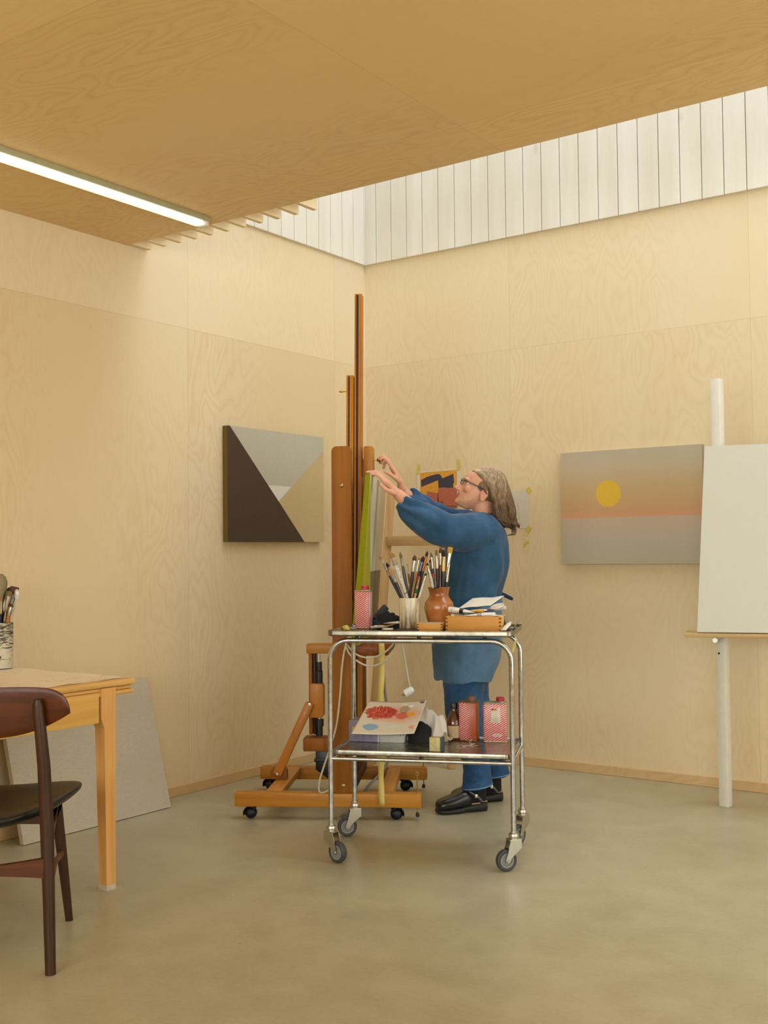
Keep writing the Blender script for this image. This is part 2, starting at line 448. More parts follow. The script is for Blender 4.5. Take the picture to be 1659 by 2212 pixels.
# right wall: the sunset canvas (local x along wall, y towards the room, z up)
def sunset():
    t = NT('sunset_paint'); o = t.sep(); x, z = o[0], o[2]
    n = t.noise(t.map((260, 260, 20)), 1., 3); n2 = t.noise(t.map((20, 260, 260)), 1., 3); n3 = t.noise(t.map((3, 3, 6)), 1., 2)
    zz = t.math('ADD', z, t.math('MULTIPLY', t.math('SUBTRACT', n3, .5), .05))
    zn = t.math('DIVIDE', t.math('ADD', zz, .31), .62)
    sky = t.ramp(zn, [(.42, lin((220, 162, 124))), (.48, lin((208, 166, 120))), (.68, lin((206, 178, 134))), (.85, lin((202, 186, 156))), (1., lin((194, 184, 162)))])
    sea = t.ramp(zn, [(0., lin((186, 180, 158))), (.2, lin((192, 182, 160))), (.4, lin((202, 180, 156)))])
    col = t.mix(t.math('GREATER_THAN', z, -.056), sea, sky)
    r2 = t.math('ADD', t.math('POWER', t.math('ADD', x, .121), 2.), t.math('POWER', t.math('SUBTRACT', z, .073), 2.))
    col = t.mix(t.math('LESS_THAN', r2, .0725**2), col, lin((234, 192, 64)))
    col = t.mix(t.math('MULTIPLY', t.math('ADD', n, n2), .10), col, lin((130, 112, 86)))
    return t.done(col, .8, 0, .25)
M['sunset'] = sunset()
Mp = frame((-2.35, YR, 1.457))
d = .036
mb = MB().box((0, -d/2, 0), (.804, d-.002, .62), .003, 0)
mb.add([(-.402, -d, -.31), (.402, -d, -.31), (.402, -d, .31), (-.402, -d, .31)], [(0, 1, 2, 3)], 1)
solo('painting', 'landscape canvas with a yellow sun disc above a pale grey sea on right wall', 'painting', mb, [M['linen_edge'], M['sunset']], Mp, smooth=False)

# taped print
M['paper'] = plain('paper', (222, 216, 200), .7, var=.02)
M['paper2'] = plain('drawing_paper', (214, 206, 188), .75, var=.03)
M['tape'] = plain('yellow_tape', (214, 192, 84), .6, var=.1)
M['pr_o'] = plain('print_orange', (222, 160, 58), .7, var=.1, sc=90)
M['pr_n'] = plain('print_navy', (66, 60, 78), .7, var=.12, sc=90)
M['pr_p'] = plain('print_rose', (186, 104, 82), .7, var=.08, sc=90)
M['pr_d'] = plain('print_mottled_red', (150, 86, 72), .7, var=.35, sc=160)
t0 = frame((-3.59, YR, 1.6))
pr = thing('art_print', 'small orange navy and rose abstract print taped up on right wall', 'print', t0)
# design drawn on a 0-1660 square, 1 unit = 0.2128 mm
def D(x, y): return ((x-840)*2.16e-4, (780-y)*2.16e-4+.015)
mb = MB(); mb.box((.002, -.0012, .006), (.306, .0016, .216), 0, 0)
def pol(pts, mi, e):
    mb.add([(*[D(*q)[0]], -.0022-e, D(*q)[1]) for q in pts], [tuple(range(len(pts)))], mi)
pol([(240, 350), (1465, 330), (1465, 1390), (240, 1400)], 1, 0)
pol([(275, 560), (350, 530), (500, 470), (830, 410), (915, 430), (1000, 545), (1000, 800), (860, 805), (845, 590), (275, 755)], 2, .0002)
pol([(1000, 545), (1350, 430), (1375, 690), (1340, 700), (1340, 830), (1000, 800)], 2, .0002)
pol([(850, 800), (1465, 830), (1465, 1300), (1010, 1300), (1000, 1195), (820, 1195)], 3, .0003)
pol([(475, 885), (850, 950), (850, 1195), (655, 1195), (465, 1020)], 3, .0003)
pol([(240, 1215), (1000, 1190), (1010, 1300), (1465, 1310), (1465, 1390), (240, 1400)], 4, .0004)
part('sheet', mb, [M['paper'], M['pr_o'], M['pr_n'], M['pr_p'], M['pr_d']], pr, False)
def tape(parent, x, z, w, h, ang, y=-.0032, name='tape'):
    m = MB().box((0, 0, 0), (w, .0012, h), 0, 0)
    return part(name, m, M['tape'], parent, False, M=Matrix.Translation((x, y, z)) @ Matrix.Rotation(ang, 4, 'Y'))
tape(pr, -.142, .128, .019, .062, R(8)); tape(pr, .146, .142, .019, .068, R(1))
# taped drawing
dr = thing('drawing', 'white sheet with a faint pencil cross sketch taped on right wall', 'drawing', frame((-3.085, YR, 1.46)))
def rrect(w, h, r, n=5):
    pts = []
    for cx, cz, a in ((w/2-r, h/2-r, 0), (-w/2+r, h/2-r, 90), (-w/2+r, -h/2+r, 180), (w/2-r, -h/2+r, 270)):
        for k in range(n+1): pts.append((cx+r*math.cos(R(a+90*k/n)), cz+r*math.sin(R(a+90*k/n))))
    return pts
mb = MB().prism(rrect(.22, .214, .014), -.0022, -.0006, 0)
for (xa, za, xb, zb) in ((.038, .035, .044, -.062), (.034, .043, .035, .02), (.022, .022, .06, .021), (.048, .02, .05, -.06), (-.02, .06, .01, .068)):
    mb.bar((xa, -.0023, za), (xb, -.0023, zb), .0009, .0004, 0, 1)
part('sheet', mb, [M['paper2'], plain('pencil', (150, 146, 134), .7)], dr, False)
tape(dr, .112, .11, .026, .03, R(-40)); tape(dr, .108, -.11, .024, .03, R(35))
M['tape2'] = plain('pale_tape', (226, 210, 120), .6)
m = MB().box((0, 0, 0), (.022, .0014, .022), 0, 0).box((.016, -.004, -.026), (.028, .0012, .004), 0, 0, Matrix.Rotation(R(40), 4, 'Y'))
solo('tape_scrap', 'pale yellow curled tape scrap just under the taped drawing', 'tape', m, M['tape2'], frame((-2.995, YR-.0012, 1.322)), smooth=False)
m = MB().box((0, 0, 0), (.03, .0014, .013), 0, 0, Matrix.Rotation(R(-25), 4, 'Y')).box((-.02, 0, -.006), (.014, .0014, .008), 0, 0, Matrix.Rotation(R(-35), 4, 'Y'))
solo('tape_scrap', 'torn ochre tape scrap lowest on the right wall, below the drawing', 'tape', m, M['tape'], frame((-2.995, YR-.0012, 1.268)), smooth=False)

# ------------------------------------------------------------------ white easel with blank canvas (right)
M['white_wood'] = plain('white_painted_wood', (228, 226, 214), .42, var=.03)
M['steel'] = plain('steel', (190, 186, 172), .3, 1., var=.05)
M['ply_shelf'] = wood('ply_shelf', (210, 182, 132), (178, 146, 96), 'x', 1., .5)
aw = R(16.4)
Te = frame((-1.745, 5.245, 0), aw)
we = thing('easel', 'white painted wooden easel standing by the right wall', 'easel', Te)
pm = Matrix.Rotation(R(-27), 4, 'Z')
part('post', MB().box((0, 0, 1.02), (.046, .046, 2.04), .003, 0), M['white_wood'], we, M=pm)
part('foot_pad', MB().box((0, 0, .004), (.036, .036, .008), 0, 0), plain('black_rubber', (24, 24, 24), .6), we, M=pm)
part('peg_hole', MB().lathe([(.0001, 0), (.005, 0), (.005, .002), (.0001, .002)], 14, 0, (0, 0, 0), Matrix.Translation((-.006, -.0222, .725)) @ Matrix.Rotation(R(90), 4, 'X')), plain('hole_black', (14, 12, 10), .9), we, M=pm)
part('post', MB().box((.68, -.0, 1.02), (.046, .046, 2.04), .003, 0), M['white_wood'], we)
mb = MB().prism([(-.16, -.20), (1.1, -.20), (1.1, -.022), (-.13, -.022), (-.158, -.03), (-.165, -.06)], .813, .832, 0, None, 'xy', .003)
part('shelf', mb, M['ply_shelf'], we)
bt = part('bolt', MB().lathe([(.0001, -.03), (.012, -.03), (.013, -.024), (.010, -.018), (.004, -.017), (.004, .02), (.0001, .02)], 16, 0, (0, 0, 0), Matrix.Translation((-.03, -.05, .792)) @ Matrix.Rotation(R(-90), 4, 'X')), M['steel'], we)
M['gesso'] = linen('white_gesso', (208, 208, 194), .012)
# canvas leaning on the easel: bottom edge on the shelf, top against the post
cm = MB()
a0, a1 = Vector((-.104, -.196, .838)), Vector((-.060, -.070, 1.712))
W_ = Vector((1.06, 0, 0)); W2_ = Vector((1.06, 0, .0)); nrm = Vector((0, .022, -.003))
q = [a0, a0+W_, a1+W2_, a1]
cm.add([*q, *[v+nrm for v in q]], [(0, 1, 2, 3), (7, 6, 5, 4), (0, 4, 5, 1), (1, 5, 6, 2), (2, 6, 7, 3), (3, 7, 4, 0)])
solo('blank_canvas', 'large blank white canvas resting on the white easel shelf', 'canvas', cm, M['gesso'], Te, smooth=False)

# ------------------------------------------------------------------ linen canvas leaning at the left wall
mb = MB()
f0, f1 = Vector((-3.968, 2.945, .003)), Vector((-3.964, 3.785, .003))
t0v, t1v = Vector((-4.096, 2.915, .62)), Vector((-4.092, 3.752, .62))
nn = Vector((-.024, 0, -.005)); nn2 = Vector((-.024, 0, -.005))
q = [f0, f1, t1v, t0v]; bk = [v+nn for v in q]
for v in bk: v.z = max(v.z, .002)
mb.add([*q, *bk], [(0, 1, 2, 3), (7, 6, 5, 4), (0, 4, 5, 1), (1, 5, 6, 2), (2, 6, 7, 3), (3, 7, 4, 0)])
solo('linen_canvas', 'large bare grey linen canvas leaning on left wall behind the table', 'canvas', mb, M['linen'], smooth=False)

# ------------------------------------------------------------------ table
M['pine_y'] = wood('honey_pine_y', (242, 200, 116), (222, 170, 84), 'y', .8, .4, .15)
M['pine_z'] = wood('honey_pine_z', (238, 188, 118), (214, 156, 86), 'z', .8, .4, .15)
M['pine_top'] = wood('honey_pine_top', (238, 196, 124), (212, 158, 86), 'y', .8, .45, .1, wear=(228, 208, 168))
tb = thing('table', 'honey pine table with square tapered legs beside the left wall', 'table', frame((-3.56, 2.05, 0)))
# local: x from -.40 .. .40, y from -.75 .. .75 ; visible leg at +x,+y
for sx in (-1, 1):
    for sy in (-1, 1):
        cx, cy = .379*sx-.023*sx, .684*sy-.0*sy
        # inner faces taper below the apron
        zs = [(0., .041), (.59, .052), (.625, .066), (.735, .066)]
        rings = []
        for z, wd in zs:
            xo, yo = .379*sx, .684*sy+.0265*sy
            xi, yi = xo-wd*sx, yo-wd*sy
            rings.append([(min(xo, xi), min(yo, yi), z), (max(xo, xi), min(yo, yi), z), (max(xo, xi), max(yo, yi), z), (min(xo, xi), max(yo, yi), z)])
        l = part('leg', MB().loft(rings), M['pine_z'], tb, False)
        if sx == 1 and sy == 1:
            rg = [[(.379-.0415-.0005, .7105-.0415-.0005, z), (.3797, .7105-.0420, z), (.3797, .7112, z), (.3370, .7112, z)] for z in (0., .018)]
            part('worn_tip', MB().loft(rg), plain('worn_pale_paint', (206, 196, 176), .7, var=.2), l, False, label='pale worn leg end')
part('apron', MB().box((.368, -.01, .664), (.02, 1.29, .105), .002), M['pine_y'], tb)
part('apron', MB().box((-.368, -.01, .664), (.02, 1.29, .105), .002), M['pine_y'], tb)
part('apron', MB().box((0, .70, .664), (.66, .02, .105), .002), M['pine_y'], tb)
part('apron', MB().box((0, -.70, .664), (.66, .02, .105), .002), M['pine_y'], tb)
part('top', MB().box((-.02, .03, .748), (.80, 1.56, .024), .008).box((-.02, .03, .728), (.775, 1.53, .012), .002), M['pine_top'], tb)
part('leaf', MB().box((-.02, .03, .7125), (.79, 1.55, .017), .006), M['pine_top'], tb, label='pull-out leaf under the top')
# plastic sheet on the table
mb = MB()
random.seed(3)
hx = [[random.uniform(-1, 1) for _ in range(60)] for _ in range(60)]
def sheet(u, v):
    x = -.41+.76*u-.10*(1-u)*0; y = -.75+1.545*v
    if u > .98: x += .004*math.sin(v*90)
    z = .7612+.0022*max(0, math.sin(x*18+y*9+2.*math.sin(y*5)))**3+.001*math.sin(y*31+x*13)
    return (x, y, z)
mb.grid(sheet, 60, 90)
def sheet_mat():
    t = NT('drop_sheet'); o = t.co()
    n = t.noise(t.map((5, 2, 1)), 1., 4, .6, 1.2)
    cr = t.ramp(t.math('ABSOLUTE', t.math('SUBTRACT', n, .5)), [(.004, (1, 1, 1)), (.02, (0, 0, 0))])
    col = t.mix(t.math('MULTIPLY', cr, .35), lin((246, 234, 216)), lin((200, 156, 124)))
    return t.done(col, .5, 0, .4)
so = solo('drop_sheet', 'creased pale protective sheet spread over the pine table top', 'sheet', mb, sheet_mat(), frame((-3.56, 2.05, 0)))

# ------------------------------------------------------------------ chair (origin at the right rear leg; x forwards, y = to its right)
M['teak_x'] = wood('teak_x', (98, 54, 22), (60, 30, 12), 'x', 1., .35, .25)
M['teak_y'] = wood('teak_y', (100, 50, 16), (64, 29, 8), 'y', 1., .32, .3)
M['teak_z'] = wood('teak_z', (74, 44, 22), (46, 27, 12), 'z', 1., .36, .2)
M['leather'] = plain('black_leather', (20, 20, 20), .36, var=.15, sc=120, spec=.5, bump=.08)
fw = Vector((-.715, .699, 0)); rgt = Vector((.699, .715, 0))
Tc = Matrix(((fw.x, rgt.x, 0, -2.694), (fw.y, rgt.y, 0, 2.093), (0, 0, 1, 0), (0, 0, 0, 1)))
# keep right-handed: y local = right means a mirrored frame, so use left = -right
Tc = Matrix(((fw.x, -rgt.x, 0, -2.694), (fw.y, -rgt.y, 0, 2.093), (0, 0, 1, 0), (0, 0, 0, 1)))
ch = thing('chair', 'dark teak dining chair with black leather seat, pulled up to the pine table', 'chair', Tc)
CW = .40                        # between the rear legs, local y from 0 (right) to CW (left)
for s in (0, 1):
    def Y(y): return y if s == 0 else CW-y
    part('rear_leg', MB().tube([(.0, Y(0), 0.), (.012, Y(.006), .2), (.03, Y(.014), .42), (.022, Y(.022), .6), (-.0, Y(.036), .78), (-.002, Y(.037), .80)], [.0155, .0175, .0205, .019, .0165, .010], 14), M['teak_z'], ch)
    part('front_leg', MB().tube([(.485, Y(-.005), 0.), (.45, Y(.012), .2), (.418, Y(.03), .40)], [.0125, .0165, .019], 14), M['teak_z'], ch)
    part('side_stretcher', MB().tube([(.03, Y(.008), .235), (.25, Y(.014), .26), (.445, Y(.015), .235)], [(.015, .009), (.011, .008), (.015, .009)], 12, ref=(0, 0, 1)), M['teak_x'], ch)
    part('seat_bracket', MB().prism([(.04, .30), (.34, .432), (.40, .432), (.40, .40), (.05, .385)], Y(.010), Y(.028), 0), M['teak_x'], ch)
def arch(x, z, w0, w1, y0, y1, bow):
    rings = []
    for k in range(13):
        u = k/12; y = y0+(y1-y0)*u; h = w0+(w1-w0)*(2*abs(u-.5))**1.5
        zc = z+bow*(1-(2*u-1)**2)
        rings.append([(x-.009, y, zc-h/2), (x+.009, y, zc-h/2), (x+.009, y, zc+h/2), (x-.009, y, zc+h/2)])
    return MB().loft(rings)
part('rear_stretcher', arch(.015, .305, .026, .062, .004, CW-.004, 0.), M['teak_y'], ch)
part('front_rail', arch(.425, .36, .03, .05, .02, CW-.02, 0.), M['teak_y'], ch)
# backrest: curved board, a long pointed oval, mounted on the front of the rear legs
mb = MB(); rings = []
for k in range(41):
    u = math.sin((-1+2*k/40)*PI/2); y = CW/2+u*.256
    au = abs(u); top = .757+.077*max(0, 1-au**8)**.5; bot = .757-.077*(1-au**2.3)
    if au > .999: top, bot = .7585, .7555
    xo = .048-.055*u*u
    h = (top-bot)/2; zc = (top+bot)/2; th = .0065
    rings.append([(xo+th*math.cos(a)*1.0-(zc+h*math.sin(a)-.765)*.12, y, zc+h*math.sin(a)) for a in [2*PI*j/16 for j in range(16)]])
mb.loft(rings)
part('backrest', mb, M['teak_y'], ch)
# seat: saucer-like leather pad, wings turned up at the sides
mb = MB()
def seat_pt(r, th, side):
    c, sn = math.cos(th), math.sin(th)
    f = 1/(abs(c)**2.9+abs(sn)**2.9)**(1/2.9)*r
    a, b = c*f, sn*f                      # a across -1..1, b back .. front
    v = (1-b)/2
    half = .282-.100*v**1.4
    y = CW/2+a*half
    x = .520-.475*v-.022*abs(a)**3*(1-2*v)
    z = .446+.032*abs(a)**2.2-.010*v
    t_ = max(0, 1-r**5)**.5
    return (x, y, z+(.018*t_ if side > 0 else -.034*t_-.002))
rings = [[seat_pt(r, 2*PI*k/44, 1) for k in range(44)] for r in (.02, .2, .4, .6, .75, .86, .93, .97, .99, 1.)]
rings += [[seat_pt(r, 2*PI*k/44, -1) for k in range(44)] for r in (1., .99, .97, .93, .86, .7, .4, .02)]
mb.loft(rings)
part('seat', mb, M['leather'], ch, ang=60)
# ------------------------------------------------------------------ big studio easel (local x = towards the painter, y = across, away from the camera, z up)
M['beech_x'] = wood('beech_x', (200, 140, 50), (166, 106, 28), 'x', .7, .38, .2)
M['beech_y'] = wood('beech_y', (210, 146, 70), (172, 106, 40), 'y', .7, .38, .2)
M['beech_z'] = wood('beech_z', (164, 102, 28), (124, 73, 14), 'z', .7, .5, .0)
M['beech_mast'] = wood('beech_mast', (204, 136, 56), (168, 104, 32), 'z', .7, .36, .2)
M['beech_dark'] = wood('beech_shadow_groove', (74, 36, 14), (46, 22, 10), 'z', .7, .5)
M['beech_worn'] = wood('beech_paint_worn', (160, 88, 36), (104, 56, 26), 'y', 1.2, .4, .1, wear=(176, 128, 104))
M['rubber'] = plain('black_rubber_caster', (20, 20, 21), .5)
M['black_plastic'] = plain('black_plastic', (16, 16, 17), .4)
M['brass'] = plain('brass', (178, 146, 84), .32, 1., var=.08)
M['cap_brass'] = plain('cap_screw_brass', (204, 180, 128), .3, 1.)
ea = R(30.72)
Tz = frame((-3.270, 4.327, 0), ea)
ez = thing('studio_easel', 'tall reddish brown beech studio easel on black casters with a lift mechanism', 'easel', Tz)
YN, YF = -.307, .31              # the two floor rails
for y in (YN, YF):
    part('floor_rail', MB().box((-.082, y, .0895), (.862, .062, .063), .006), M['beech_x'], ez)
part('cross_rail', MB().box((.185, 0, .105), (.066, .56, .034), .004), M['beech_y'], ez)
part('cross_rail', MB().box((-.338, 0, .105), (.075, .56, .034), .004), M['beech_y'], ez)
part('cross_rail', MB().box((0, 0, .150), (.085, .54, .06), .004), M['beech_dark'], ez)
def caster(x, y, a):
    Mx = frame((x, y, 0), a)
    c = part('caster', MB().ell((-.008, 0, .0275), (.029, .027, .0275), 0, None, 22, 14), M['rubber'], ez, M=Mx)
    sh = MB()
    rings = []
    for k in range(9):
        th = R(-20+k*20)
        rings.append([(-.008+r*math.cos(th), w, .0275+r*math.sin(th)) for r, w in ((.0295, -.0275), (.0325, -.0275), (.0325, .0275), (.0295, .0275))])
    sh.loft(rings)
    part('hood', sh, M['black_plastic'], c); part('stem', MB().lathe([(.008, .05), (.008, .062)], 12), M['steel'], c)
caster(-.45, YN, R(180)); caster(.242, YN, R(12)); caster(-.47, YF, R(150)); caster(.245, YF, R(20))
# two side uprights with rounded tops
def upright(y, x0=0., z0=.121, z1=1.716):
    w = .094; r = .024; pts = [(x0-w/2, z0+.012), (x0-w/2+.012, z0), (x0+w/2-.012, z0), (x0+w/2, z0+.012)]
    for k in range(7): pts.append((x0+w/2-r+r*math.cos(R(15*k)), z1-r+r*math.sin(R(15*k))))
    for k in range(7): pts.append((x0-w/2+r-r*math.sin(R(15*k)), z1-r+r*math.cos(R(15*k))))
    return MB().prism(pts, y-.0155, y+.0155, 0, Matrix.Shear('XZ', 4, (0., 0.)), 'xz', .003)
sh = Matrix.Identity(4); sh[0][2] = .006; sh[0][3] = -.008
for y in (YN-.012, YF-.02):
    u = part('upright', upright(y, 0.), M['beech_z'], ez, M=sh)
    for z in (.159, 1.533):
        part('screw_cap', MB().lathe([(.0001, 0), (.009, 0), (.0085, .004), (.005, .007), (.0001, .008)], 16, 0, (0, 0, 0), Matrix.Translation((.0, y-.0155, z)) @ Matrix.Rotation(R(90), 4, 'X')), M['cap_brass'], u)
# paint drips and smears down the near upright's edge
M['smear'] = plain('paint_smear', (120, 112, 104), .5, var=.5, sc=60)
random.seed(5)
mb = MB()
for k in range(26):
    z = 1.55-random.random()*.75; mb.ell((.0475+.0012*random.random(), YN-.012+random.uniform(-.012, .012), z), (.0012, random.uniform(.001, .004), random.uniform(.006, .03)), 0, None, 8, 6)
ps_ = part('paint_smears', mb, M['smear'], ez, M=sh); ps_['kind'] = 'stuff'
# the mast: grooved post with a second sliding post behind it
ms = Matrix.Identity(4); ms[0][2] = .0245; ms[0][3] = -.0245*1.74
def post(x0, x1, y0, y1, z0, z1, groove):
    mb = MB()
    mb.box(((x0+x1)/2-.004, (y0+y1)/2, (z0+z1)/2), (x1-x0-.008, y1-y0, z1-z0), .002, 0)
    yy = (y1-y0)
    for a, b in ((y0, y0+yy*.3), (y1-yy*.3, y1)): mb.box((x1-.004, (a+b)/2, (z0+z1)/2), (.009, b-a, z1-z0), .002, 0)
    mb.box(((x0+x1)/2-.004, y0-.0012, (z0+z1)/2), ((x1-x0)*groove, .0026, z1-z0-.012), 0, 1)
    return mb
part('mast', post(.045, .082, -.028, .034, .235, 2.497, .28), [M['beech_mast'], M['beech_dark']], ez, M=ms)
part('rear_mast', post(.006, .041, -.032, .036, .22, 2.094, .2), [M['beech_mast'], M['beech_dark']], ez, M=ms)
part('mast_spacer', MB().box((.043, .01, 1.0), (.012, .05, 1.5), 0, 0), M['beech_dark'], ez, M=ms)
part('peg', MB().tube([(.006, 0, 2.02), (-.022, 0, 2.02), (-.045, 0, 2.019)], [.0032, .0036, .006], 10).ell((-.046, 0, 2.019), (.006, .007, .0045)), M['brass'], ez)
cl = part('top_clamp', MB().box((.094, .0, 1.668), (.046, .10, .148), .008), M['beech_mast'], ez, M=None)
part('knob', MB().tube([(.112, 0, 1.677), (.14, 0, 1.677)], .0035, 10).lathe([(.0001, 0), (.007, 0), (.008, .006), (.011, .010), (.019, .014), (.0215, .019), (.0195, .024), (.012, .027), (.0001, .028)], 22, 0, (0, 0, 0), Matrix.Translation((.132, 0, 1.677)) @ Matrix.Rotation(R(90), 4, 'Y')), M['brass'], cl)
# painting tray
part('tray', MB().box((.119, .02, .776), (.178, .72, .056), .012), M['beech_worn'], ez)
# lift mechanism at the back, in the middle plane
lf = part('lift_arm', MB().box((-.125, 0, .755), (.192, .07, .047), .006), M['beech_x'], ez)
part('lift_post', MB().box((-.204, .016, .535), (.017, .05, .40), .002), M['beech_z'], ez)
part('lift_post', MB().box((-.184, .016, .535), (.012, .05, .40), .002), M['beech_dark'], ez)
part('actuator_foot', MB().lathe([(.0001, .33), (.017, .33), (.017, .375), (.022, .376), (.022, .41), (.0001, .41)], 18, 0, (-.163, 0, 0)), M['black_plastic'], ez)
ac = part('actuator', MB().lathe([(.0001, .56), (.0185, .56), (.0185, .645), (.0155, .648), (.0155, .688), (.0001, .688)], 18, 0, (-.163, 0, 0)), M['black_plastic'], ez)
part('piston_rod', MB().lathe([(.0001, .40), (.0075, .40), (.0075, .735), (.0001, .735)], 14, 0, (-.163, 0, 0)), M['steel'], ac)
part('lift_block', MB().prism([(-.205, .42), (-.146, .42), (-.138, .432), (-.138, .575), (-.146, .585), (-.205, .585)], -.035, .03, 0, None, 'xz', .003), M['beech_mast'], ez)
dg = part('brace', MB().bar((-.201, -.05, .495), (-.365, -.05, .148), .043, .020, .008, 0, (0, 1, 0)), M['beech_mast'], ez)
for x, z in ((-.201, .49), (-.363, .153)):
    part('brace_bolt', MB().lathe([(.0001, 0), (.008, 0), (.007, .003), (.0001, .0035)], 14, 0, (0, 0, 0), Matrix.Translation((x, -.0635, z)) @ Matrix.Rotation(R(90), 4, 'X')), M['steel'], dg)
part('brace_bracket', MB().prism([(-.40, .122), (-.32, .122), (-.32, .165), (-.335, .182), (-.385, .182), (-.40, .165)], -.035, .01, 0, None, 'xz', .003), M['beech_z'], ez)
part('lift_base', MB().box((-.16, .0, .292), (.155, .10, .064), .006), M['beech_z'], ez)
mo = MB().prism([(-.178, .26), (-.10, .26), (-.085, .12), (-.10, .112), (-.15, .15), (-.178, .17)], -.035, .035, 0, None, 'xz', .004)
mo.box((-.135, 0, .215), (.10, .078, .015), .003)
part('motor', mo, M['black_plastic'], ez)
# levelling screws at the front rail ends
for y, dz in ((YN-.0, 0), (YF-.0, 0)):
    k = part('levelling_screw', MB().tube([(.33, y, .03), (.33, y, .20)], .0028, 8).tube([(.33+.006*math.cos(a), y, .207+.009*math.sin(a)) for a in [2*PI*j/14 for j in range(15)]], .0018, 6), M['brass'], ez)
    part('rubber_foot', MB().lathe([(.0001, .012), (.008, .013), (.009, .022), (.006, .032), (.0001, .034)], 12, 0, (.33, y, 0)), M['rubber'], k)
# ------------------------------------------------------------------ painting in progress, tipped forward on the easel
def wip():
    t = NT('wip_painting'); o = t.sep(); y, z = o[1], o[2]
    n = t.noise(t.map((6, 6, 1.2)), 1., 3)
    yy = t.math('ADD', y, t.math('MULTIPLY', t.math('SUBTRACT', z, 1.5), -.05))
    band = t.ramp(t.math('ADD', yy, .5), [(.36, lin((232, 224, 196))), (.45, lin((230, 222, 194))), (.49, lin((176, 158, 122))), (.53, lin((214, 206, 182))), (.62, lin((226, 218, 194))), (.75, lin((214, 192, 150)))])
    band = t.mix(t.math('MULTIPLY', n, .3), band, lin((190, 176, 140)))
    low = t.ramp(n, [(.3, lin((142, 126, 92))), (.7, lin((128, 110, 74)))])
    col = t.mix(t.math('LESS_THAN', z, 1.13), band, low)
    e = t.math('SUBTRACT', t.math('SUBTRACT', y, -.42), t.math('MULTIPLY', t.math('SUBTRACT', 1.578, z), .72))
    col = t.mix(t.math('LESS_THAN', e, 0.), col, lin((190, 184, 56)))
    return t.done(col, .75, 0, .3)
M['wip'] = wip()
M['lime'] = linen('lime_edge', (140, 140, 14), .08)
mb = MB()
q0, q1 = (.0665, .803), (.1385, 1.5775)       # front face x at bottom / top
b0, b1 = (.0430, .806), (.1165, 1.5760)
y0, y1 = -.42, .50
vs = [(q0[0]+.012, y0, q0[1]), (q0[0]+.012, y1, q0[1]), (q1[0], y1, q1[1]), (q1[0], y0, q1[1]), (b0[0], y0, b0[1]), (b0[0], y1, b0[1]), (b1[0], y1, b1[1]), (b1[0], y0, b1[1])]
mb.add(vs, [(0, 1, 2, 3)], 1); mb.add(vs, [(7, 6, 5, 4), (0, 4, 5, 1), (1, 5, 6, 2), (2, 6, 7, 3), (3, 7, 4, 0)], 0)
solo('canvas_in_progress', 'cream canvas with lime green painted edge, clamped on the studio easel and tipped forward', 'canvas', mb, [M['lime'], M['wip']], Tz, smooth=False)
# ------------------------------------------------------------------ power cord looped over the tray, grey cable, masking tape
M['cord'] = plain('cream_cord', (198, 190, 160), .45)
M['cord_grey'] = plain('grey_cable', (128, 122, 106), .5)
M['plug'] = plain('white_plug', (226, 226, 218), .35)
def cr(P, n=6):
    """catmull-rom through points"""
    P = [Vector(p) for p in P]; out = []
    Q = [P[0]*2-P[1]]+P+[P[-1]*2-P[-2]]
    for i in range(1, len(Q)-2):
        for k in range(n):
            t = k/n; a, b, c, d = Q[i-1], Q[i], Q[i+1], Q[i+2]
            out.append(.5*((2*b)+(c-a)*t+(2*a-5*b+4*c-d)*t*t+(3*b-a-3*c+d)*t**3))
    return out+[P[-1]]
pc = thing('power_cord', 'cream power cord looped over the studio easel tray with its white plug hanging free', 'cord', Tz)
mb = MB()
tail = [(-.057, -.20, .162), (-.075, -.32, .135), (-.108, -.385, .137), (-.110, -.39, .183), (-.088, -.39, .256), (-.052, -.39, .36), (-.027, -.39, .454), (-.012, -.39, .58), (-.002, -.39, .705), (.016, -.385, .800), (.045, -.375, .840), (.13, -.37, .862), (.22, -.37, .845)]
l2 = [(.245, -.38, .817), (.232, -.38, .771), (.189, -.38, .725), (.126, -.38, .706), (.073, -.38, .725), (.031, -.38, .763), (.015, -.38, .813), (.04, -.375, .845), (.12, -.37, .865), (.21, -.37, .85)]
l1 = [(.232, -.37, .816), (.221, -.37, .793), (.178, -.37, .759), (.125, -.37, .743), (.072, -.37, .753), (.035, -.37, .783), (.02, -.37, .817), (.05, -.37, .838), (.14, -.37, .85), (.24, -.38, .84)]
pt_ = [(.267, -.39, .817), (.283, -.39, .746), (.295, -.39, .673), (.305, -.39, .615)]
mb.tube(cr(tail+l2+l1+pt_), .0043, 8)
part('cable', mb, M['cord'], pc)
d_ = Vector((.277-.325, 0., .578-.606)).normalized()
zq = Matrix.Translation((.303, -.39, .594)) @ d_.to_track_quat('Z', 'Y').to_matrix().to_4x4()
pg = part('plug', MB().lathe([(.0001, -.022), (.010, -.022), (.0165, -.014), (.0185, 0), (.0185, .022), (.0165, .022), (.0165, .018), (.0001, .018)], 24, 0, (0, 0, 0), zq), M['plug'], pc)
for s in (-1, 1):
    part('pin', MB().tube([zq @ Vector((s*.0075, .004*s, .016)), zq @ Vector((s*.0075, .004*s, .038))], .0024, 8), M['steel'], pg)
gr = solo('grey_cable', 'thick grey cable running down from the easel tray to the floor', 'cable',
    MB().tube(cr([(.164, -.09, .744), (.163, -.09, .652), (.167, -.09, .563), (.175, -.09, .497), (.181, -.09, .40), (.182, -.09, .321), (.179, -.09, .222), (.138, -.11, .162), (.093, -.13, .118), (.048, -.15, .06), (.02, -.20, .012), (-.02, -.26, .006), (-.02, -.40, .006), (-.0, -.46, .006)]), .0062, 8), M['cord_grey'], Tz)
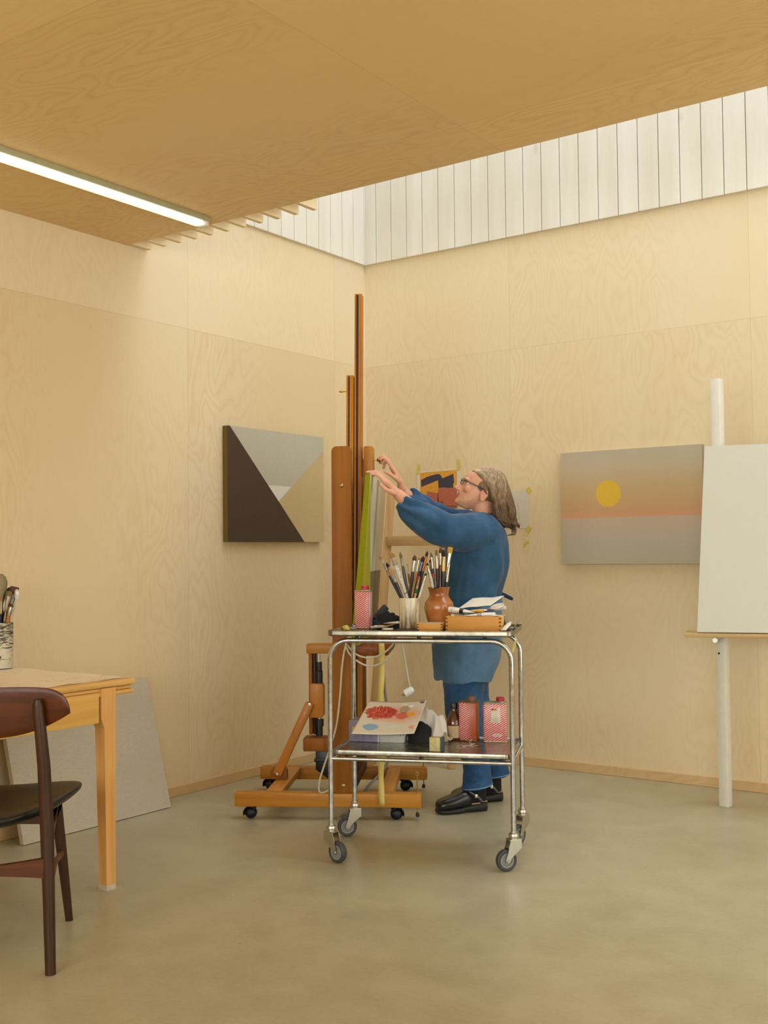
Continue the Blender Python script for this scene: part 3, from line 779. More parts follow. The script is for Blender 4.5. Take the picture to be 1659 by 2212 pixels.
random.seed(9)
mb = MB()
n = 40
vs = []
for i in range(n+1):
    z = .807-.737*i/n
    x = .175+.003*math.sin(i*.33)-.006*i/n; yy = -.3425-.005*math.sin(PI*i/n)-.002*math.sin(i*.7)
    w = .0128+.001*math.sin(i*.9)
    vs += [(x-w, yy-.002*math.sin(i*.5), z), (x+w, yy+.002*math.sin(i*.6), z)]
mb.add(vs, [(2*i, 2*i+1, 2*i+3, 2*i+2) for i in range(n)])
M['masking'] = plain('masking_tape', (226, 206, 116), .6, var=.05, sc=8)
mt = solo('masking_tape', 'long strip of yellow masking tape hanging from the studio easel tray to its rail', 'tape', mb, M['masking'], Tz)
sm = mt.modifiers.new('t', 'SOLIDIFY'); sm.thickness = .0006
# ------------------------------------------------------------------ natural pine trestle easel near the corner
M['pine_pale_z'] = wood('pale_pine_z', (214, 178, 122), (184, 144, 88), 'z', .6, .55)
M['pine_pale_x'] = wood('pale_pine_x', (206, 172, 116), (180, 142, 88), 'x', .6, .55)
fa = R(35.3)
Tl = frame((-3.60, 5.13, 0), fa)   # local x = rightwards, y = away
le = thing('wooden_easel', 'natural pine a-frame easel in the corner behind the studio easel', 'easel', Tl)
def leg(p, q, w, d): return MB().bar(p, q, w, d, .003, 0, (0, 1, 0))
part('front_leg', leg((-.13, -.06, .0), (.012, .03, 1.555), .046, .036), M['pine_pale_z'], le)
part('front_leg', leg((.335, .0, .0), (.305, .03, 1.33), .046, .036), M['pine_pale_z'], le)
part('rear_leg', leg((-.11, .16, .0), (.012, .066, 1.53), .04, .03), M['pine_pale_z'], le)
part('cross_bar', MB().bar((-.015, -.008, 1.287), (.33, .014, 1.287), .056, .03, .003, 0, (0, 1, 0)), M['pine_pale_x'], le)
# ------------------------------------------------------------------ chrome trolley (local x along its front, y away from the camera)
def chrome_mat():
    t = NT('chrome'); n = t.noise(t.co(), 40., 4, .6)
    col = t.ramp(n, [(.35, lin((168, 170, 172))), (.7, lin((206, 208, 208)))])
    return t.done(col, t.math('ADD', .06, t.math('MULTIPLY', n, .12)), 1., .5)
M['chrome'] = chrome_mat()
def steel_tray(c1, c2):
    t = NT('worn_steel'); n = t.noise(t.map((6, 60, 6)), 1., 5, .65, .6); g = t.noise(t.co(), 22., 4, .7)
    col = t.ramp(t.math('ADD', t.math('MULTIPLY', n, .5), t.math('MULTIPLY', g, .5)), [(.36, lin(c1)), (.64, lin(c2))])
    t.bump(g, .1, .001)
    return t.done(col, t.math('ADD', .12, t.math('MULTIPLY', g, .26)), .82, .5)
M['tray'] = steel_tray((96, 90, 74), (160, 154, 138)); M['tray_low'] = steel_tray((124, 118, 100), (184, 180, 166))
M['galv'] = plain('zinc', (196, 194, 180), .32, 1., var=.07)
M['tyre'] = plain('grey_tyre', (62, 65, 66), .55)
M['hub'] = plain('grey_hub', (136, 137, 134), .4, 0.)
ca = R(23.39)
Tt = frame((-2.486, 3.805, 0), ca)
ct = thing('trolley', 'two tier chrome steel trolley on swivel casters, loaded with painting tools', 'trolley', Tt)
HX, HY = .3615, .2
def utube(y):
    P = []
    rr = .075; zt = .873
    P.append((-HX, y, .135)); P.append((-HX, y, .45)); P.append((-HX, y, zt-rr))
    for k in range(1, 9): a = R(90*k/8); P.append((-HX+rr-rr*math.cos(a), y, zt-rr+rr*math.sin(a)))
    for k in range(1, 8): P.append((-HX+rr+(2*HX-2*rr)*k/8, y, zt))
    for k in range(0, 9): a = R(90*k/8); P.append((HX-rr+rr*math.sin(a), y, zt-rr+rr*math.cos(a)))
    P.append((HX, y, .45)); P.append((HX, y, .135))
    return MB().tube(P, .0102, 16)
for y in (-HY, HY):
    f_ = part('tube_frame', utube(y), M['chrome'], ct)
    part('shelf_tube', MB().tube([(-HX, y, .405), (HX, y, .405)], .0085, 14), M['chrome'], ct)
for x in (-HX, HX):
    part('side_tube', MB().tube([(x, -HY, .405), (x, HY, .405)], .0085, 14), M['chrome'], ct)
def tray(z, w, d, h, fl=.009):
    """shallow pan with rounded corners"""
    def rr(w, d, r, n=6):
        o = []
        for cx, cy, a in ((w/2-r, d/2-r, 0), (-w/2+r, d/2-r, 90), (-w/2+r, -d/2+r, 180), (w/2-r, -d/2+r, 270)):
            for k in range(n+1): o.append((cx+r*math.cos(R(a+90*k/n)), cy+r*math.sin(R(a+90*k/n))))
        return o
    R3 = lambda w, d, r, z: [(x, y, z) for x, y in rr(w, d, r)]
    rings = [R3(w-.02, d-.02, .02, z), R3(w-.006, d-.006, .024, z+.002), R3(w, d, .026, z+.006), R3(w, d, .026, z+h-.003), R3(w-.002, d-.002, .026, z+h), R3(w-.006, d-.006, .024, z+h-.001), R3(w-.010, d-.010, .022, z+min(h-.004, fl+.005)), R3(w-.020, d-.020, .018, z+fl), R3(w-.03, d-.03, .014, z+fl-.001)]
    return MB().loft(rings)
tt = part('top_tray', tray(.889, .742, .430, .024), M['tray'], ct)
bt_ = part('bottom_tray', tray(.416, .712, .397, .022, .0155), M['tray_low'], ct)
for y in (-HY, HY):
    for x in (-.25, .0, .26):
        part('rubber_pad', MB().lathe([(.0001, .882), (.008, .883), (.008, .8895), (.0001, .8895)], 12, 0, (x, y*.985, 0)), M['rubber'], tt)
        part('rubber_pad', MB().lathe([(.0001, .411), (.007, .412), (.007, .4165), (.0001, .4165)], 12, 0, (x*1.2, y*.92, 0)), M['rubber'], bt_)
def swivel(x, y, a):
    """a = heading of the trailing wheel in room terms"""
    Mx = frame((x, y, 0), a-ca)
    c = part('caster', MB().lathe([(.0125, .142), (.0185, .140), (.0205, .134), (.0205, .129), (.018, .126), (.018, .120), (.0001, .120)], 22).lathe([(.0001, .15), (.0125, .15), (.0125, .142)], 22), M['galv'], ct, M=Mx)
    fk = MB()
    for s in (-1, 1):
        fk.prism([(-.024, .118), (.022, .118), (.0375, .060), (.0435, .044), (.0375, .034), (.028, .036), (.018, .052), (-.024, .088)], s*.0175-.0012, s*.0175+.0012, 0, None, 'xz')
    fk.box((.001, 0, .1185), (.05, .0375, .0035), .001)
    fk.box((-.0235, 0, .100), (.0025, .036, .036), 0)
    part('fork', fk, M['galv'], c)
    W = Matrix.Translation((.034, 0, .042)) @ Matrix.Rotation(R(90), 4, 'X')
    tp = [(.0285, -.0095), (.030, -.0115), (.036, -.0125), (.0403, -.0095), (.042, -.003), (.042, .003), (.0403, .0095), (.036, .0125), (.030, .0115), (.0285, .0095), (.0285, -.0095)]
    wh = part('wheel', MB().loft([[(r*math.cos(2*PI*k/36), r*math.sin(2*PI*k/36), z) for k in range(36)] for r, z in tp], 0, False, W), M['tyre'], c)
    part('hub', MB().lathe([(.0001, -.0108), (.011, -.0108), (.012, -.0075), (.0205, -.0065), (.0215, -.0100), (.0285, -.0105), (.0285, .0105), (.0215, .0100), (.0205, .0065), (.012, .0075), (.011, .0108), (.0001, .0108)], 32, 0, (0, 0, 0), W), M['hub'], wh)
    part('axle_bolt', MB().lathe([(.0001, -.0225), (.005, -.0225), (.006, -.0195), (.006, .0195), (.005, .0225), (.0001, .0225)], 12, 0, (0, 0, 0), W), M['steel'], c)
swivel(-HX, -HY, R(-5)); swivel(-HX, HY, R(228)); swivel(HX, -HY, R(236)); swivel(HX, HY, R(262))
# little strip of tape on the far right leg, hairs on the shelf
solo('tape_scrap', 'tiny pale tape scrap stuck on the far right bend of the trolley', 'tape', MB().box((0, 0, 0), (.011, .0012, .05), 0, 0, Matrix.Rotation(R(14), 4, 'Y')), M['tape2'], Tt @ Matrix.Translation((.338, .186, .822)), smooth=False)

ZT1, ZB1 = .8985, .4312          # the two tray floors
def on_top(x, y, rot=0.): return Tt @ frame((x, y, ZT1), rot)
def on_low(x, y, rot=0.): return Tt @ frame((x, y, ZB1), rot)

# ---------------- solvent cans
def can_paint(name, rust=0., hz=0.):
    t = NT(name); o = t.sep(); x, y, z = o[0], o[1], o[2]
    g = t.n('ShaderNodeNewGeometry'); tr = t.n('ShaderNodeVectorTransform', vector_type='NORMAL', convert_from='WORLD', convert_to='OBJECT')
    t.l(g.outputs['Normal'], tr.inputs[0]); nn = t.sep(tr.outputs[0])
    side = t.math('GREATER_THAN', t.math('ABSOLUTE', nn[0]), t.math('ABSOLUTE', nn[1]))
    s = t.math('ADD', t.math('MULTIPLY', x, t.math('SUBTRACT', 1., side)), t.math('MULTIPLY', y, side))
    d = t.math('SUBTRACT', z, t.math('MULTIPLY', s, .62))
    st = t.math('FRACT', t.math('MULTIPLY', d, 1/.0088))
    al = t.math('ADD', t.math('MULTIPLY', z, .62), s)
    dash = t.noise(t.map((1, 1, 1), src=None), 1., 0)
    cv = t.n('ShaderNodeCombineXYZ'); t.l(t.math('MULTIPLY', al, 520.), cv.inputs[0]); t.l(t.math('FLOOR', t.math('MULTIPLY', d, 1/.0088)), cv.inputs[1])
    let = t.noise(cv.outputs[0], 1., 1)
    white = t.math('MULTIPLY', t.math('LESS_THAN', st, .47), t.math('GREATER_THAN', let, .40))
    col = t.mix(white, lin((196, 34, 48)), lin((232, 214, 204)))
    if rust:
        r = t.noise(t.co(), 12., 4, .6, .5); r2 = t.ramp(t.math('ADD', t.math('MULTIPLY', r, .6), t.math('MULTIPLY', x, 9.)), [(.2, (0, 0, 0)), (.55, (1, 1, 1))])
        col = t.mix(t.math('MULTIPLY', r2, rust), col, lin((186, 92, 20)), 'MULTIPLY')
        col = t.mix(t.math('MULTIPLY', r2, rust*.4), col, lin((190, 104, 30)))
    return t.done(col, .35, 0, .5)
M['can_a'] = can_paint('striped_tin_a'); M['can_b'] = can_paint('striped_tin_rusty', .85)
M['tin'] = plain('bare_tin', (206, 200, 176), .3, .9, var=.08)
M['tin_rust'] = plain('rusty_tin', (120, 96, 52), .55, .5, var=.4, sc=70)
M['cap_red'] = plain('red_cap', (170, 30, 46), .4, coat=.2)
M['cap_rust'] = plain('rust_cap', (122, 82, 62), .6, var=.2)
M['lab'] = plain('can_label', (216, 210, 196), .5)
M['haz'] = plain('hazard_orange', (232, 92, 30), .5)
M['ink'] = plain('print_ink', (46, 40, 38), .6)
M['ink2'] = plain('print_ink_grey', (150, 140, 128), .6)
M['ink_red'] = plain('print_ink_red', (170, 70, 80), .6)
def rrect_ring(w, d, r, z, n=5):
    o = []
    for cx, cy, a in ((w/2-r, d/2-r, 0), (-w/2+r, d/2-r, 90), (-w/2+r, -d/2+r, 180), (w/2-r, -d/2+r, 270)):
        for k in range(n+1): o.append((cx+r*math.cos(R(a+90*k/n)), cy+r*math.sin(R(a+90*k/n)), z))
    return o
def can(label, Mx, w, d, h, body, rim, capm, capx, capr=.0165, caph=.017, cr_=.012):
    c = thing('solvent_can', label, 'can', Mx, 'red striped solvent cans')
    part('body', MB().loft([rrect_ring(w-.002, d-.002, cr_, .003), rrect_ring(w, d, cr_, .005), rrect_ring(w, d, cr_, h-.005), rrect_ring(w-.002, d-.002, cr_, h-.003)]), body, c)
    for z0, z1 in ((0, .005), (h-.005, h)):
        part('rim', MB().loft([rrect_ring(w+.001, d+.001, cr_, z0), rrect_ring(w+.003, d+.003, cr_+.001, (z0+z1)/2), rrect_ring(w+.001, d+.001, cr_, z1)]), rim, c)
    part('spout', MB().lathe([(capr+.001, h-.002), (capr-.003, h+.004), (capr-.003, h+.008), (.0001, h+.008)], 18, 0, (capx, 0, 0)), rim, c)
    ring = []
    prof = [(capr, h+.004), (capr, h+.004+caph*.9), (capr-.002, h+.004+caph), (.0001, h+.004+caph)]
    part('cap', MB().lathe([(.0001, h+.004)]+prof, 28, 0, (capx, 0, 0)), capm, c)
    return c
c1 = can('red striped solvent tin with red cap standing on the trolley top at its left end', on_top(-.297, .125, R(-14)), .069, .048, .162, M['can_a'], M['tin'], M['cap_red'], .008, .0175)
part('label', MB().box((.0347, -.0100, .098), (.0008, .012, .095)), M['lab'], c1, False)
c2 = can('rust stained red striped tin with brown cap on the trolley shelf', on_low(.148, .145, R(-10)), .078, .060, .164, M['can_b'], M['tin_rust'], M['cap_rust'], .012, .0175, .017, .014)
c3 = can('red striped tin with white warning label and red cap on the trolley shelf', on_low(.259, .138, R(3)), .096, .062, .163, M['can_a'], M['tin'], M['cap_red'], .022, .0175, .016, .008)
lb = part('warning_label', MB().box((.004, -.0316, .112), (.036, .0008, .062)), M['lab'], c3, False)
part('hazard_symbols', MB().box((-.0085, -.0322, .136), (.010, .0006, .010), 0, 0).box((.0035, -.0322, .136), (.010, .0006, .010), 0, 0)
     .bar((-.012, -.0326, .1325), (-.005, -.0326, .1395), .0004, .002, 0, 1, (1, 0, 0)).bar((-.005, -.0326, .1325), (-.012, -.0326, .1395), .0004, .002, 0, 1, (1, 0, 0)), [M['haz'], M['ink']], lb, False)
tri = MB()
P_ = [(-.004, .106), (.012, .106), (.004, .120)]
for k in range(3):
    a, b = P_[k], P_[(k+1) % 3]; tri.bar((a[0], -.0322, a[1]), (b[0], -.0322, b[1]), .0004, .0012, 0, 0, (0, 1, 0))
for k in range(5): tri.box((.004, -.0322, .1-.004*k), (.028-(k % 2)*.005, .0004, .0012))
part('small_print', tri, M['ink2'], lb, False)
lb2 = part('name_label', MB().box((.009, -.0316, .030), (.034, .0008, .0105), 0, 0), M['lab'], c3, False)
mb = MB()
for k in range(7): mb.box((-.001+.0036*k, -.0322, .030), (.0024, .0004, .0038))
part('small_print', mb, M['ink_red'], lb2, False)
lb3 = part('side_label', MB().box((-.0485, .0, .10), (.0008, .034, .10)), M['lab'], c3, False)
mb = MB()
for k in range(11): mb.box((-.0492, -.001, .143-.008*k), (.0004, .024-(k*7 % 3)*.003, .0016))
part('small_print', mb, M['ink2'], lb3, False)
part('hazard_symbol', MB().box((-.0492, -.006, .030), (.0005, .016, .016)), M['haz'], lb3, False)

# ---------------- horn cup and clay jug
def horn():
    t = NT('horn'); n = t.noise(t.map((9, 9, 1.6)), 3., 4, .6, 1.4)
    z = t.sep()[2]
    f = t.math('ADD', n, t.math('MULTIPLY', t.math('SUBTRACT', .07, z), 1.6))
    col = t.ramp(f, [(.28, lin((226, 218, 192))), (.46, lin((206, 194, 158))), (.56, lin((168, 150, 114))), (.70, lin((112, 84, 58)))])
    return t.done(col, .25, 0, .5, .2)
M['horn'] = horn()
cup = solo('brush_cup', 'mottled cream horn cup holding paint brushes on the trolley top', 'cup',
    MB().lathe([(.0001, .0), (.041, .0), (.0425, .003), (.043, .02), (.0445, .131), (.0440, .133), (.0425, .131), (.041, .01), (.0001, .008)], 40), M['horn'], on_top(-.084, .058))
def clay():
    t = NT('glazed_clay'); n = t.noise(t.co(), 16., 4, .6); z = t.sep()[2]
    g = t.ramp(t.math('ADD', z, t.math('MULTIPLY', n, .05)), [(.13, (0, 0, 0)), (.15, (1, 1, 1))])
    a = t.ramp(n, [(.3, lin((160, 98, 48))), (.7, lin((194, 128, 68)))])
    b = t.ramp(n, [(.3, lin((134, 76, 32))), (.7, lin((168, 100, 44)))])
    col = t.mix(g, a, b)
    return t.done(col, .22, 0, .5, .35)
M['clay'] = clay()
jp = [(.0001, 0), (.040, 0), (.043, .004), (.046, .02), (.0545, .05), (.0615, .078), (.0625, .090), (.060, .104), (.0605, .106), (.058, .112), (.050, .124), (.0425, .134), (.040, .142), (.0415, .156), (.0455, .170), (.0475, .1735), (.0465, .175), (.0435, .172), (.039, .156), (.037, .142), (.039, .134), (.052, .11), (.056, .09), (.05, .05), (.04, .012), (.0001, .010)]
mb = MB().lathe(jp, 48)
# pinched pouring lip at the front
for i, v in enumerate(mb.v):
    if v[2] > .15:
        a = math.atan2(v[1], v[0]); k = max(0, 1-abs(((a+PI/2+R(8)+PI) % (2*PI))-PI)/.42)*(v[2]-.15)/.025
        mb.v[i] = (v[0]*(1+.06*k), v[1]*(1+.14*k), v[2]-.007*k)
jug = solo('clay_jug', 'glazed brown clay jug with a pinched rim, full of brushes, on the trolley top', 'jug', mb, M['clay'], on_top(.031, .118))

# ---------------- brushes: one thing each
HAND = {}
def hmat(k):
    if k not in HAND:
        C = {'black': (26, 26, 28), 'navy': (22, 30, 52), 'grey': (96, 94, 84), 'orange': (178, 116, 48), 'wood': (196, 164, 96), 'red': (150, 36, 40), 'brown': (110, 60, 30),
             'spatter': (206, 200, 182), 'white': (222, 218, 206), 'green': (40, 110, 56), 'copper': (166, 90, 52)}[k]
        if k == 'spatter':
            t = NT('spattered_handle'); n = t.noise(t.co(), 90., 3, .6)
            col = t.ramp(n, [(.38, lin((96, 84, 66))), (.44, lin(C)), (.62, lin(C)), (.70, lin((170, 140, 92)))])
            HAND[k] = t.done(col, .5)
        else: HAND[k] = plain('handle_'+k, C, .3, var=.12, sc=60, coat=.2)
    return HAND[k]
BR_ = {}
def bmat(k):
    if k not in BR_:
        C = {'ochre': (160, 118, 44), 'umber': (92, 52, 26), 'dark': (54, 30, 20), 'pink': (150, 92, 84), 'olive': (112, 102, 52), 'black': (30, 28, 28), 'tan': (176, 134, 78), 'green': (96, 120, 84), 'red': (120, 40, 30), 'grey': (150, 136, 104), 'cream': (206, 190, 150), 'gold': (196, 150, 50)}[k]
        t = NT('bristle_'+k); n = t.noise(t.map((500, 500, 30)), 1., 2); c = lin(C)
        BR_[k] = t.done(t.ramp(n, [(.3, tuple(v*.6 for v in c)), (.7, tuple(min(1, v*1.25) for v in c))]), .7)
    return BR_[k]
FERR = {'silver': M['steel'], 'gold': plain('brass_ferrule', (196, 168, 112), .3, 1.), 'copper': plain('copper_ferrule', (176, 110, 62), .35, 1.), 'blue': plain('painted_blue_ferrule', (96, 124, 156), .4, .5), 'dirty': plain('paint_crusted_ferrule', (150, 146, 132), .6, .2, var=.35, sc=120)}
def brush(label, Tm, base, tip, hand, fer, bri, bl, bw, fl, hw, group, flat=.55, shape='round', band=None):
    """base, tip: points in the frame Tm; bl/bw bristle length/half width; fl ferrule length; hw handle half width"""
    bw *= 1.28; hw *= 1.18
    base = Vector(base); tip = Vector(tip); ax = (tip-base); L = ax.length; ax.normalize()
    Mx = Tm @ Matrix.Translation(base) @ ax.to_track_quat('Z', 'X').to_matrix().to_4x4()
    b = thing('paint_brush', label, 'brush', Mx, group)
    zf = L-bl-fl; z1 = L-bl
    part('handle', MB().tube([(0, 0, 0), (0, 0, .01), (0, 0, zf*.55), (0, 0, zf*.85), (0, 0, zf)], [hw*.35, hw*.5, hw*.75, hw*1.08, hw*.9], 12), hmat(hand), b)
    if band: part('band', MB().tube([(0, 0, zf*.80), (0, 0, zf*.90)], hw*1.12, 12), hmat(band), b)
    part('ferrule', MB().tube([(0, 0, zf-.004), (0, 0, zf+.003), (0, 0, zf+fl*.5), (0, 0, z1)], [hw*.98, hw*1.0, (hw+bw*.8)/2, (bw*.95, bw*.95*flat)], 14, ref=(1, 0, 0)), FERR[fer], b)
    if shape == 'round': pr_ = [(0, .9), (.25, 1.08), (.55, .98), (.8, .6), (1., .08)]
    elif shape == 'fan': pr_ = [(0, .85), (.3, 1.15), (.6, 1.25), (.85, 1.0), (1., .45)]
    else: pr_ = [(0, .95), (.35, 1.02), (.8, 1.02), (.96, .95), (1., .8)]
    part('bristles', MB().tube([(0, 0, z1-.001+bl*a) for a, _ in pr_], [(bw*k, bw*k*flat) for _, k in pr_], 14, ref=(1, 0, 0)), bmat(bri), b)
    return b
G1 = 'brushes in the horn cup'; G2 = 'brushes in the clay jug'; G3 = 'brushes in the table tin'
random.seed(21)
cupc = (-.084, .058)
def cup_brush(label, tx, tz, rx, rz, dy, *a, **k):
    # the line through tip and rim crossing, continued down to the cup floor
    s = (rz-.915)/(tz-rz); bx = rx-(tx-rx)*s
    bx = min(max(bx, cupc[0]-.03), cupc[0]+.03)
    brush(label, Tt, (bx, cupc[1]-dy*.5, .912), (tx, cupc[1]+dy, tz), *a, G1, **k)
CB = [
 ('leftmost brush in the horn cup, thin with a pink tip', -.207, 1.209, -.123, 1.035, -.012, 'black', 'dirty', 'pink', .016, .0045, .075, .005),
 ('brush with a stubby black tip second from left in the horn cup', -.186, 1.179, -.131, 1.062, .022, 'grey', 'dirty', 'black', .022, .0055, .03, .0048),
 ('round fan tipped tawny brush low at the left of the horn cup', -.16, 1.152, -.115, 1.035, -.026, 'black', 'dirty', 'tan', .026, .0085, .03, .0062),
 ('thick paint spattered white handled brush with ochre bristles in the horn cup', -.157, 1.224, -.094, 1.035, -.02, 'spatter', 'dirty', 'ochre', .026, .0075, .03, .0085),
 ('tall black brush with a slim olive tip in the horn cup', -.122, 1.224, -.088, 1.035, .0, 'black', 'dirty', 'olive', .028, .005, .03, .0052),
 ('very thin brush with a dark red tip in the horn cup', -.123, 1.183, -.097, 1.102, .024, 'brown', 'silver', 'red', .012, .0022, .04, .003),
 ('smallest white ferruled brush with a tiny ochre tip in the horn cup', -.097, 1.174, -.085, 1.082, .028, 'brown', 'silver', 'ochre', .01, .0028, .03, .003),
 ('black brush with a round dark brown head at the middle of the horn cup', -.057, 1.21, -.082, 1.035, -.008, 'black', 'silver', 'umber', .024, .0072, .042, .0058),
 ('short small brown tipped brush left of the round headed one in the horn cup', -.069, 1.179, -.085, 1.082, .022, 'orange', 'silver', 'umber', .01, .0035, .04, .0035),
 ('orange handled brush with a small ochre tip in the horn cup', -.041, 1.2, -.071, 1.035, .004, 'orange', 'silver', 'ochre', .012, .0038, .045, .004),
 ('black brush with blue ferrule and a red band in the horn cup', -.02, 1.206, -.065, 1.035, -.016, 'black', 'blue', 'black', .026, .0062, .035, .0058),
 ('pointed dark bristled brush with copper ferrule, tallest at right in the horn cup', -.001, 1.227, -.053, 1.035, -.022, 'black', 'copper', 'dark', .024, .0048, .06, .0055),
 ('thin pinkish tipped brush behind the copper ferruled one in the horn cup', -.012, 1.222, -.031, 1.123, .028, 'orange', 'silver', 'pink', .018, .003, .03, .0035),
 ('short black tipped white brush at the right edge of the horn cup', -.014, 1.135, -.044, 1.035, .012, 'white', 'silver', 'black', .013, .004, .025, .004),
 ('short green banded brush with yellowish tip in the horn cup', -.034, 1.122, -.059, 1.035, -.03, 'wood', 'gold', 'ochre', .012, .0035, .025, .0042),
]
for c in CB:
    cup_brush(*c[:6], *c[6:], band='red' if 'red band' in c[0] else ('green' if 'green band' in c[0] else None), shape='fan' if 'fan tipped' in c[0] else 'round', flat=.6)
jugc = (.031, .118)
def jug_brush(label, tx, tz, rx, rz, dy, *a, **k):
    s = (rz-.935)/(tz-rz); bx = rx-(tx-rx)*s
    bx = min(max(bx, jugc[0]-.035), jugc[0]+.035)
    brush(label, Tt, (bx, jugc[1]-dy*.4, .925), (tx, jugc[1]+dy, tz), *a, G2, **k)
JB = [
 ('white spattered brush leaning out left over the clay jug rim', -.015, 1.177, .006, 1.078, -.022, 'spatter', 'silver', 'black', .012, .004, .03, .0065, 'round', None),
 ('slim dark ochre tipped brush at the left back of the clay jug', -.005, 1.221, .008, 1.08, .02, 'brown', 'copper', 'olive', .024, .0038, .03, .004, 'round', None),
 ('brush with a small dark round tip low at the left of the clay jug', -.006, 1.191, .004, 1.08, .008, 'orange', 'dirty', 'dark', .012, .0045, .04, .0042, 'round', None),
 ('greenish tipped brush with a red band in the clay jug', .002, 1.214, .012, 1.08, -.006, 'black', 'silver', 'green', .014, .004, .045, .0048, 'round', 'red'),
 ('navy handled brush with long silver ferrule and olive bristles in the clay jug', .025, 1.23, .027, 1.078, -.018, 'navy', 'silver', 'olive', .024, .0055, .05, .0062, 'flat', None),
 ('wide brown filbert brush with crimped silver ferrule in the clay jug', .038, 1.242, .037, 1.074, .016, 'copper', 'silver', 'umber', .026, .0085, .045, .0058, 'round', None),
 ('cream bristled brush mostly hidden behind the big dark one in the clay jug', .051, 1.240, .047, 1.078, .022, 'black', 'silver', 'cream', .026, .0075, .04, .006, 'round', None),
 ('biggest dark brown mop brush with brass ferrule and black handle in the clay jug', .056, 1.236, .049, 1.078, -.012, 'black', 'gold', 'dark', .034, .0095, .058, .0085, 'round', None),
 ('flat ochre bristled brush with pale wooden handle at right in the clay jug', .081, 1.242, .058, 1.08, .006, 'wood', 'silver', 'gold', .026, .0085, .055, .0062, 'flat', None),
 ('short white brush with a black handle at the right edge of the clay jug', .079, 1.176, .062, 1.078, -.008, 'black', 'silver', 'cream', .008, .003, .07, .0052, 'flat', None),
]
for j in JB: jug_brush(*j[:6], *j[6:13], shape=j[13], band=j[14], flat=.6)

# ---------------- wooden boxes
M['box_x'] = wood('box_wood', (226, 168, 82), (204, 140, 56), 'x', .8, .45, .1)
M['box_lit_y'] = wood('box_wood_lit_side', (240, 194, 118), (222, 170, 90), 'y', .8, .45, .1)  # sides lighter than the front: light from the right put into the colour
M['box_dark'] = wood('box_joint', (134, 80, 34), (104, 60, 24), 'y', 1., .5)
def wbox(label, Mx, w, d, h, t=.009, lid=False, n=4):
    b = thing('wooden_box', label, 'box', Mx)
    part('front', MB().box((0, -d/2+t/2, h/2), (w, t, h), .0012), M['box_x'], b)
    part('back', MB().box((0, d/2-t/2, h/2), (w, t, h), .0012), M['box_x'], b)
    for s in (-1, 1): part('side', MB().box((s*(w/2-t/2), 0, h/2), (t, d-2*t, h), .0012), M['box_lit_y'], b)
    part('bottom', MB().box((0, 0, .003), (w-2*t, d-2*t, .006)), M['box_x'], b)
    mb = MB()
    for s in (-1, 1):
        for k in range(n): mb.box((s*(w/2-t/2), -d/2+t*.5-.0003, h*(k*2+.5)/(2*n)+h/(4*n)), (t, t+.0006, h/(2*n)*.9), 0)
    part('finger_joints', mb, M['box_dark'], b, False)
    return b
bx = wbox('large open wooden box heaped with paint tubes on the trolley top', on_top(.196, .045, R(-2)), .228, .15, .060)
sb = wbox('small flat wooden box with paper inside, left of the large one on the trolley top', on_top(.012, .02, R(2)), .104, .085, .032, .007, n=3)
solo('notepad', 'pale grey pad of paper lying in the small wooden box', 'paper', MB().box((0, 0, 0), (.086, .066, .014), .001), plain('pad_paper', (176, 168, 150), .6), on_top(.012, .02, R(2)) @ Matrix.Translation((0, 0, .0255)), smooth=False)
# ---------------- paint tubes
def tube_mat(name, c): return plain(name, c, .35, 0., var=.06, sc=50, coat=.15)
TM = {k: tube_mat('tube_'+k, c) for k, c in {'white': (224, 220, 208), 'cream': (214, 204, 180), 'ochre': (204, 156, 70), 'navy': (58, 56, 82), 'grey': (160, 156, 142), 'beige': (190, 168, 134), 'red': (170, 70, 50)}.items()}
M['capw'] = plain('white_cap', (226, 222, 210), .35); M['capb'] = plain('black_cap', (26, 26, 28), .35)
def paint_tube(label, Mx, L, w, body, cap, band=None, group=None, squash=.7):
    t = thing('paint_tube', label, 'paint tube', Mx, group)
    n = 16; rings = []
    for z, a, b in ((0, w*1.12, .0012), (.006, w*1.12, .0014), (L*.3, w*1.06, w*.45*squash), (L*.7, w, w*.8*squash), (L*.93, w*.95, w*.9*squash), (L*.98, w*.6, w*.6), (L, w*.42, w*.42)):
        rings.append([(z, a*math.cos(2*PI*k/n), b*math.sin(2*PI*k/n)) for k in range(n)])
    part('body', MB().loft(rings), body, t)
    part('cap', MB().tube([(L-.001, 0, 0), (L+.002, 0, 0), (L+.013, 0, 0)], [w*.5, w*.58, w*.5], 14), cap, t)
    if band:
        rg = []
        for z, k_ in ((L*.45, .0), (L*.62, 0)):
            a = w*1.04; b = w*.72*squash+.0006
            rg.append([(z, a*math.cos(2*PI*k/n), b*math.sin(2*PI*k/n)) for k in range(n)])
        part('label_band', MB().loft(rg, 0, False), band, t)
    return t
def lay(x, y, z, yaw, pitch=0., roll=0.): return Tt @ Matrix.Translation((x, y, z)) @ Euler((roll, pitch, yaw)).to_matrix().to_4x4()
GT = 'paint tubes in the large wooden box'
M['tband'] = plain('tube_black_band', (28, 28, 30), .4)
paint_tube('fat white black barred tube hanging over the left end of the large wooden box', lay(.192, .030, .972, R(172), R(-6)), .098, .021, TM['white'], M['capw'], M['tband'], GT)
paint_tube('white tube with printed label lying along the front of the large wooden box', lay(.155, .000, .961, R(4), R(-2)), .112, .0155, TM['white'], M['capw'], TM['grey'], GT)
paint_tube('ochre yellow tube on top of the heap in the large wooden box', lay(.165, .045, .979, R(2), R(2)), .064, .0145, TM['ochre'], M['capw'], None, GT)
paint_tube('navy labelled tube on the heap in the large wooden box', lay(.268, .05, .978, R(175), R(4)), .07, .0145, TM['navy'], TM['ochre'], None, GT)
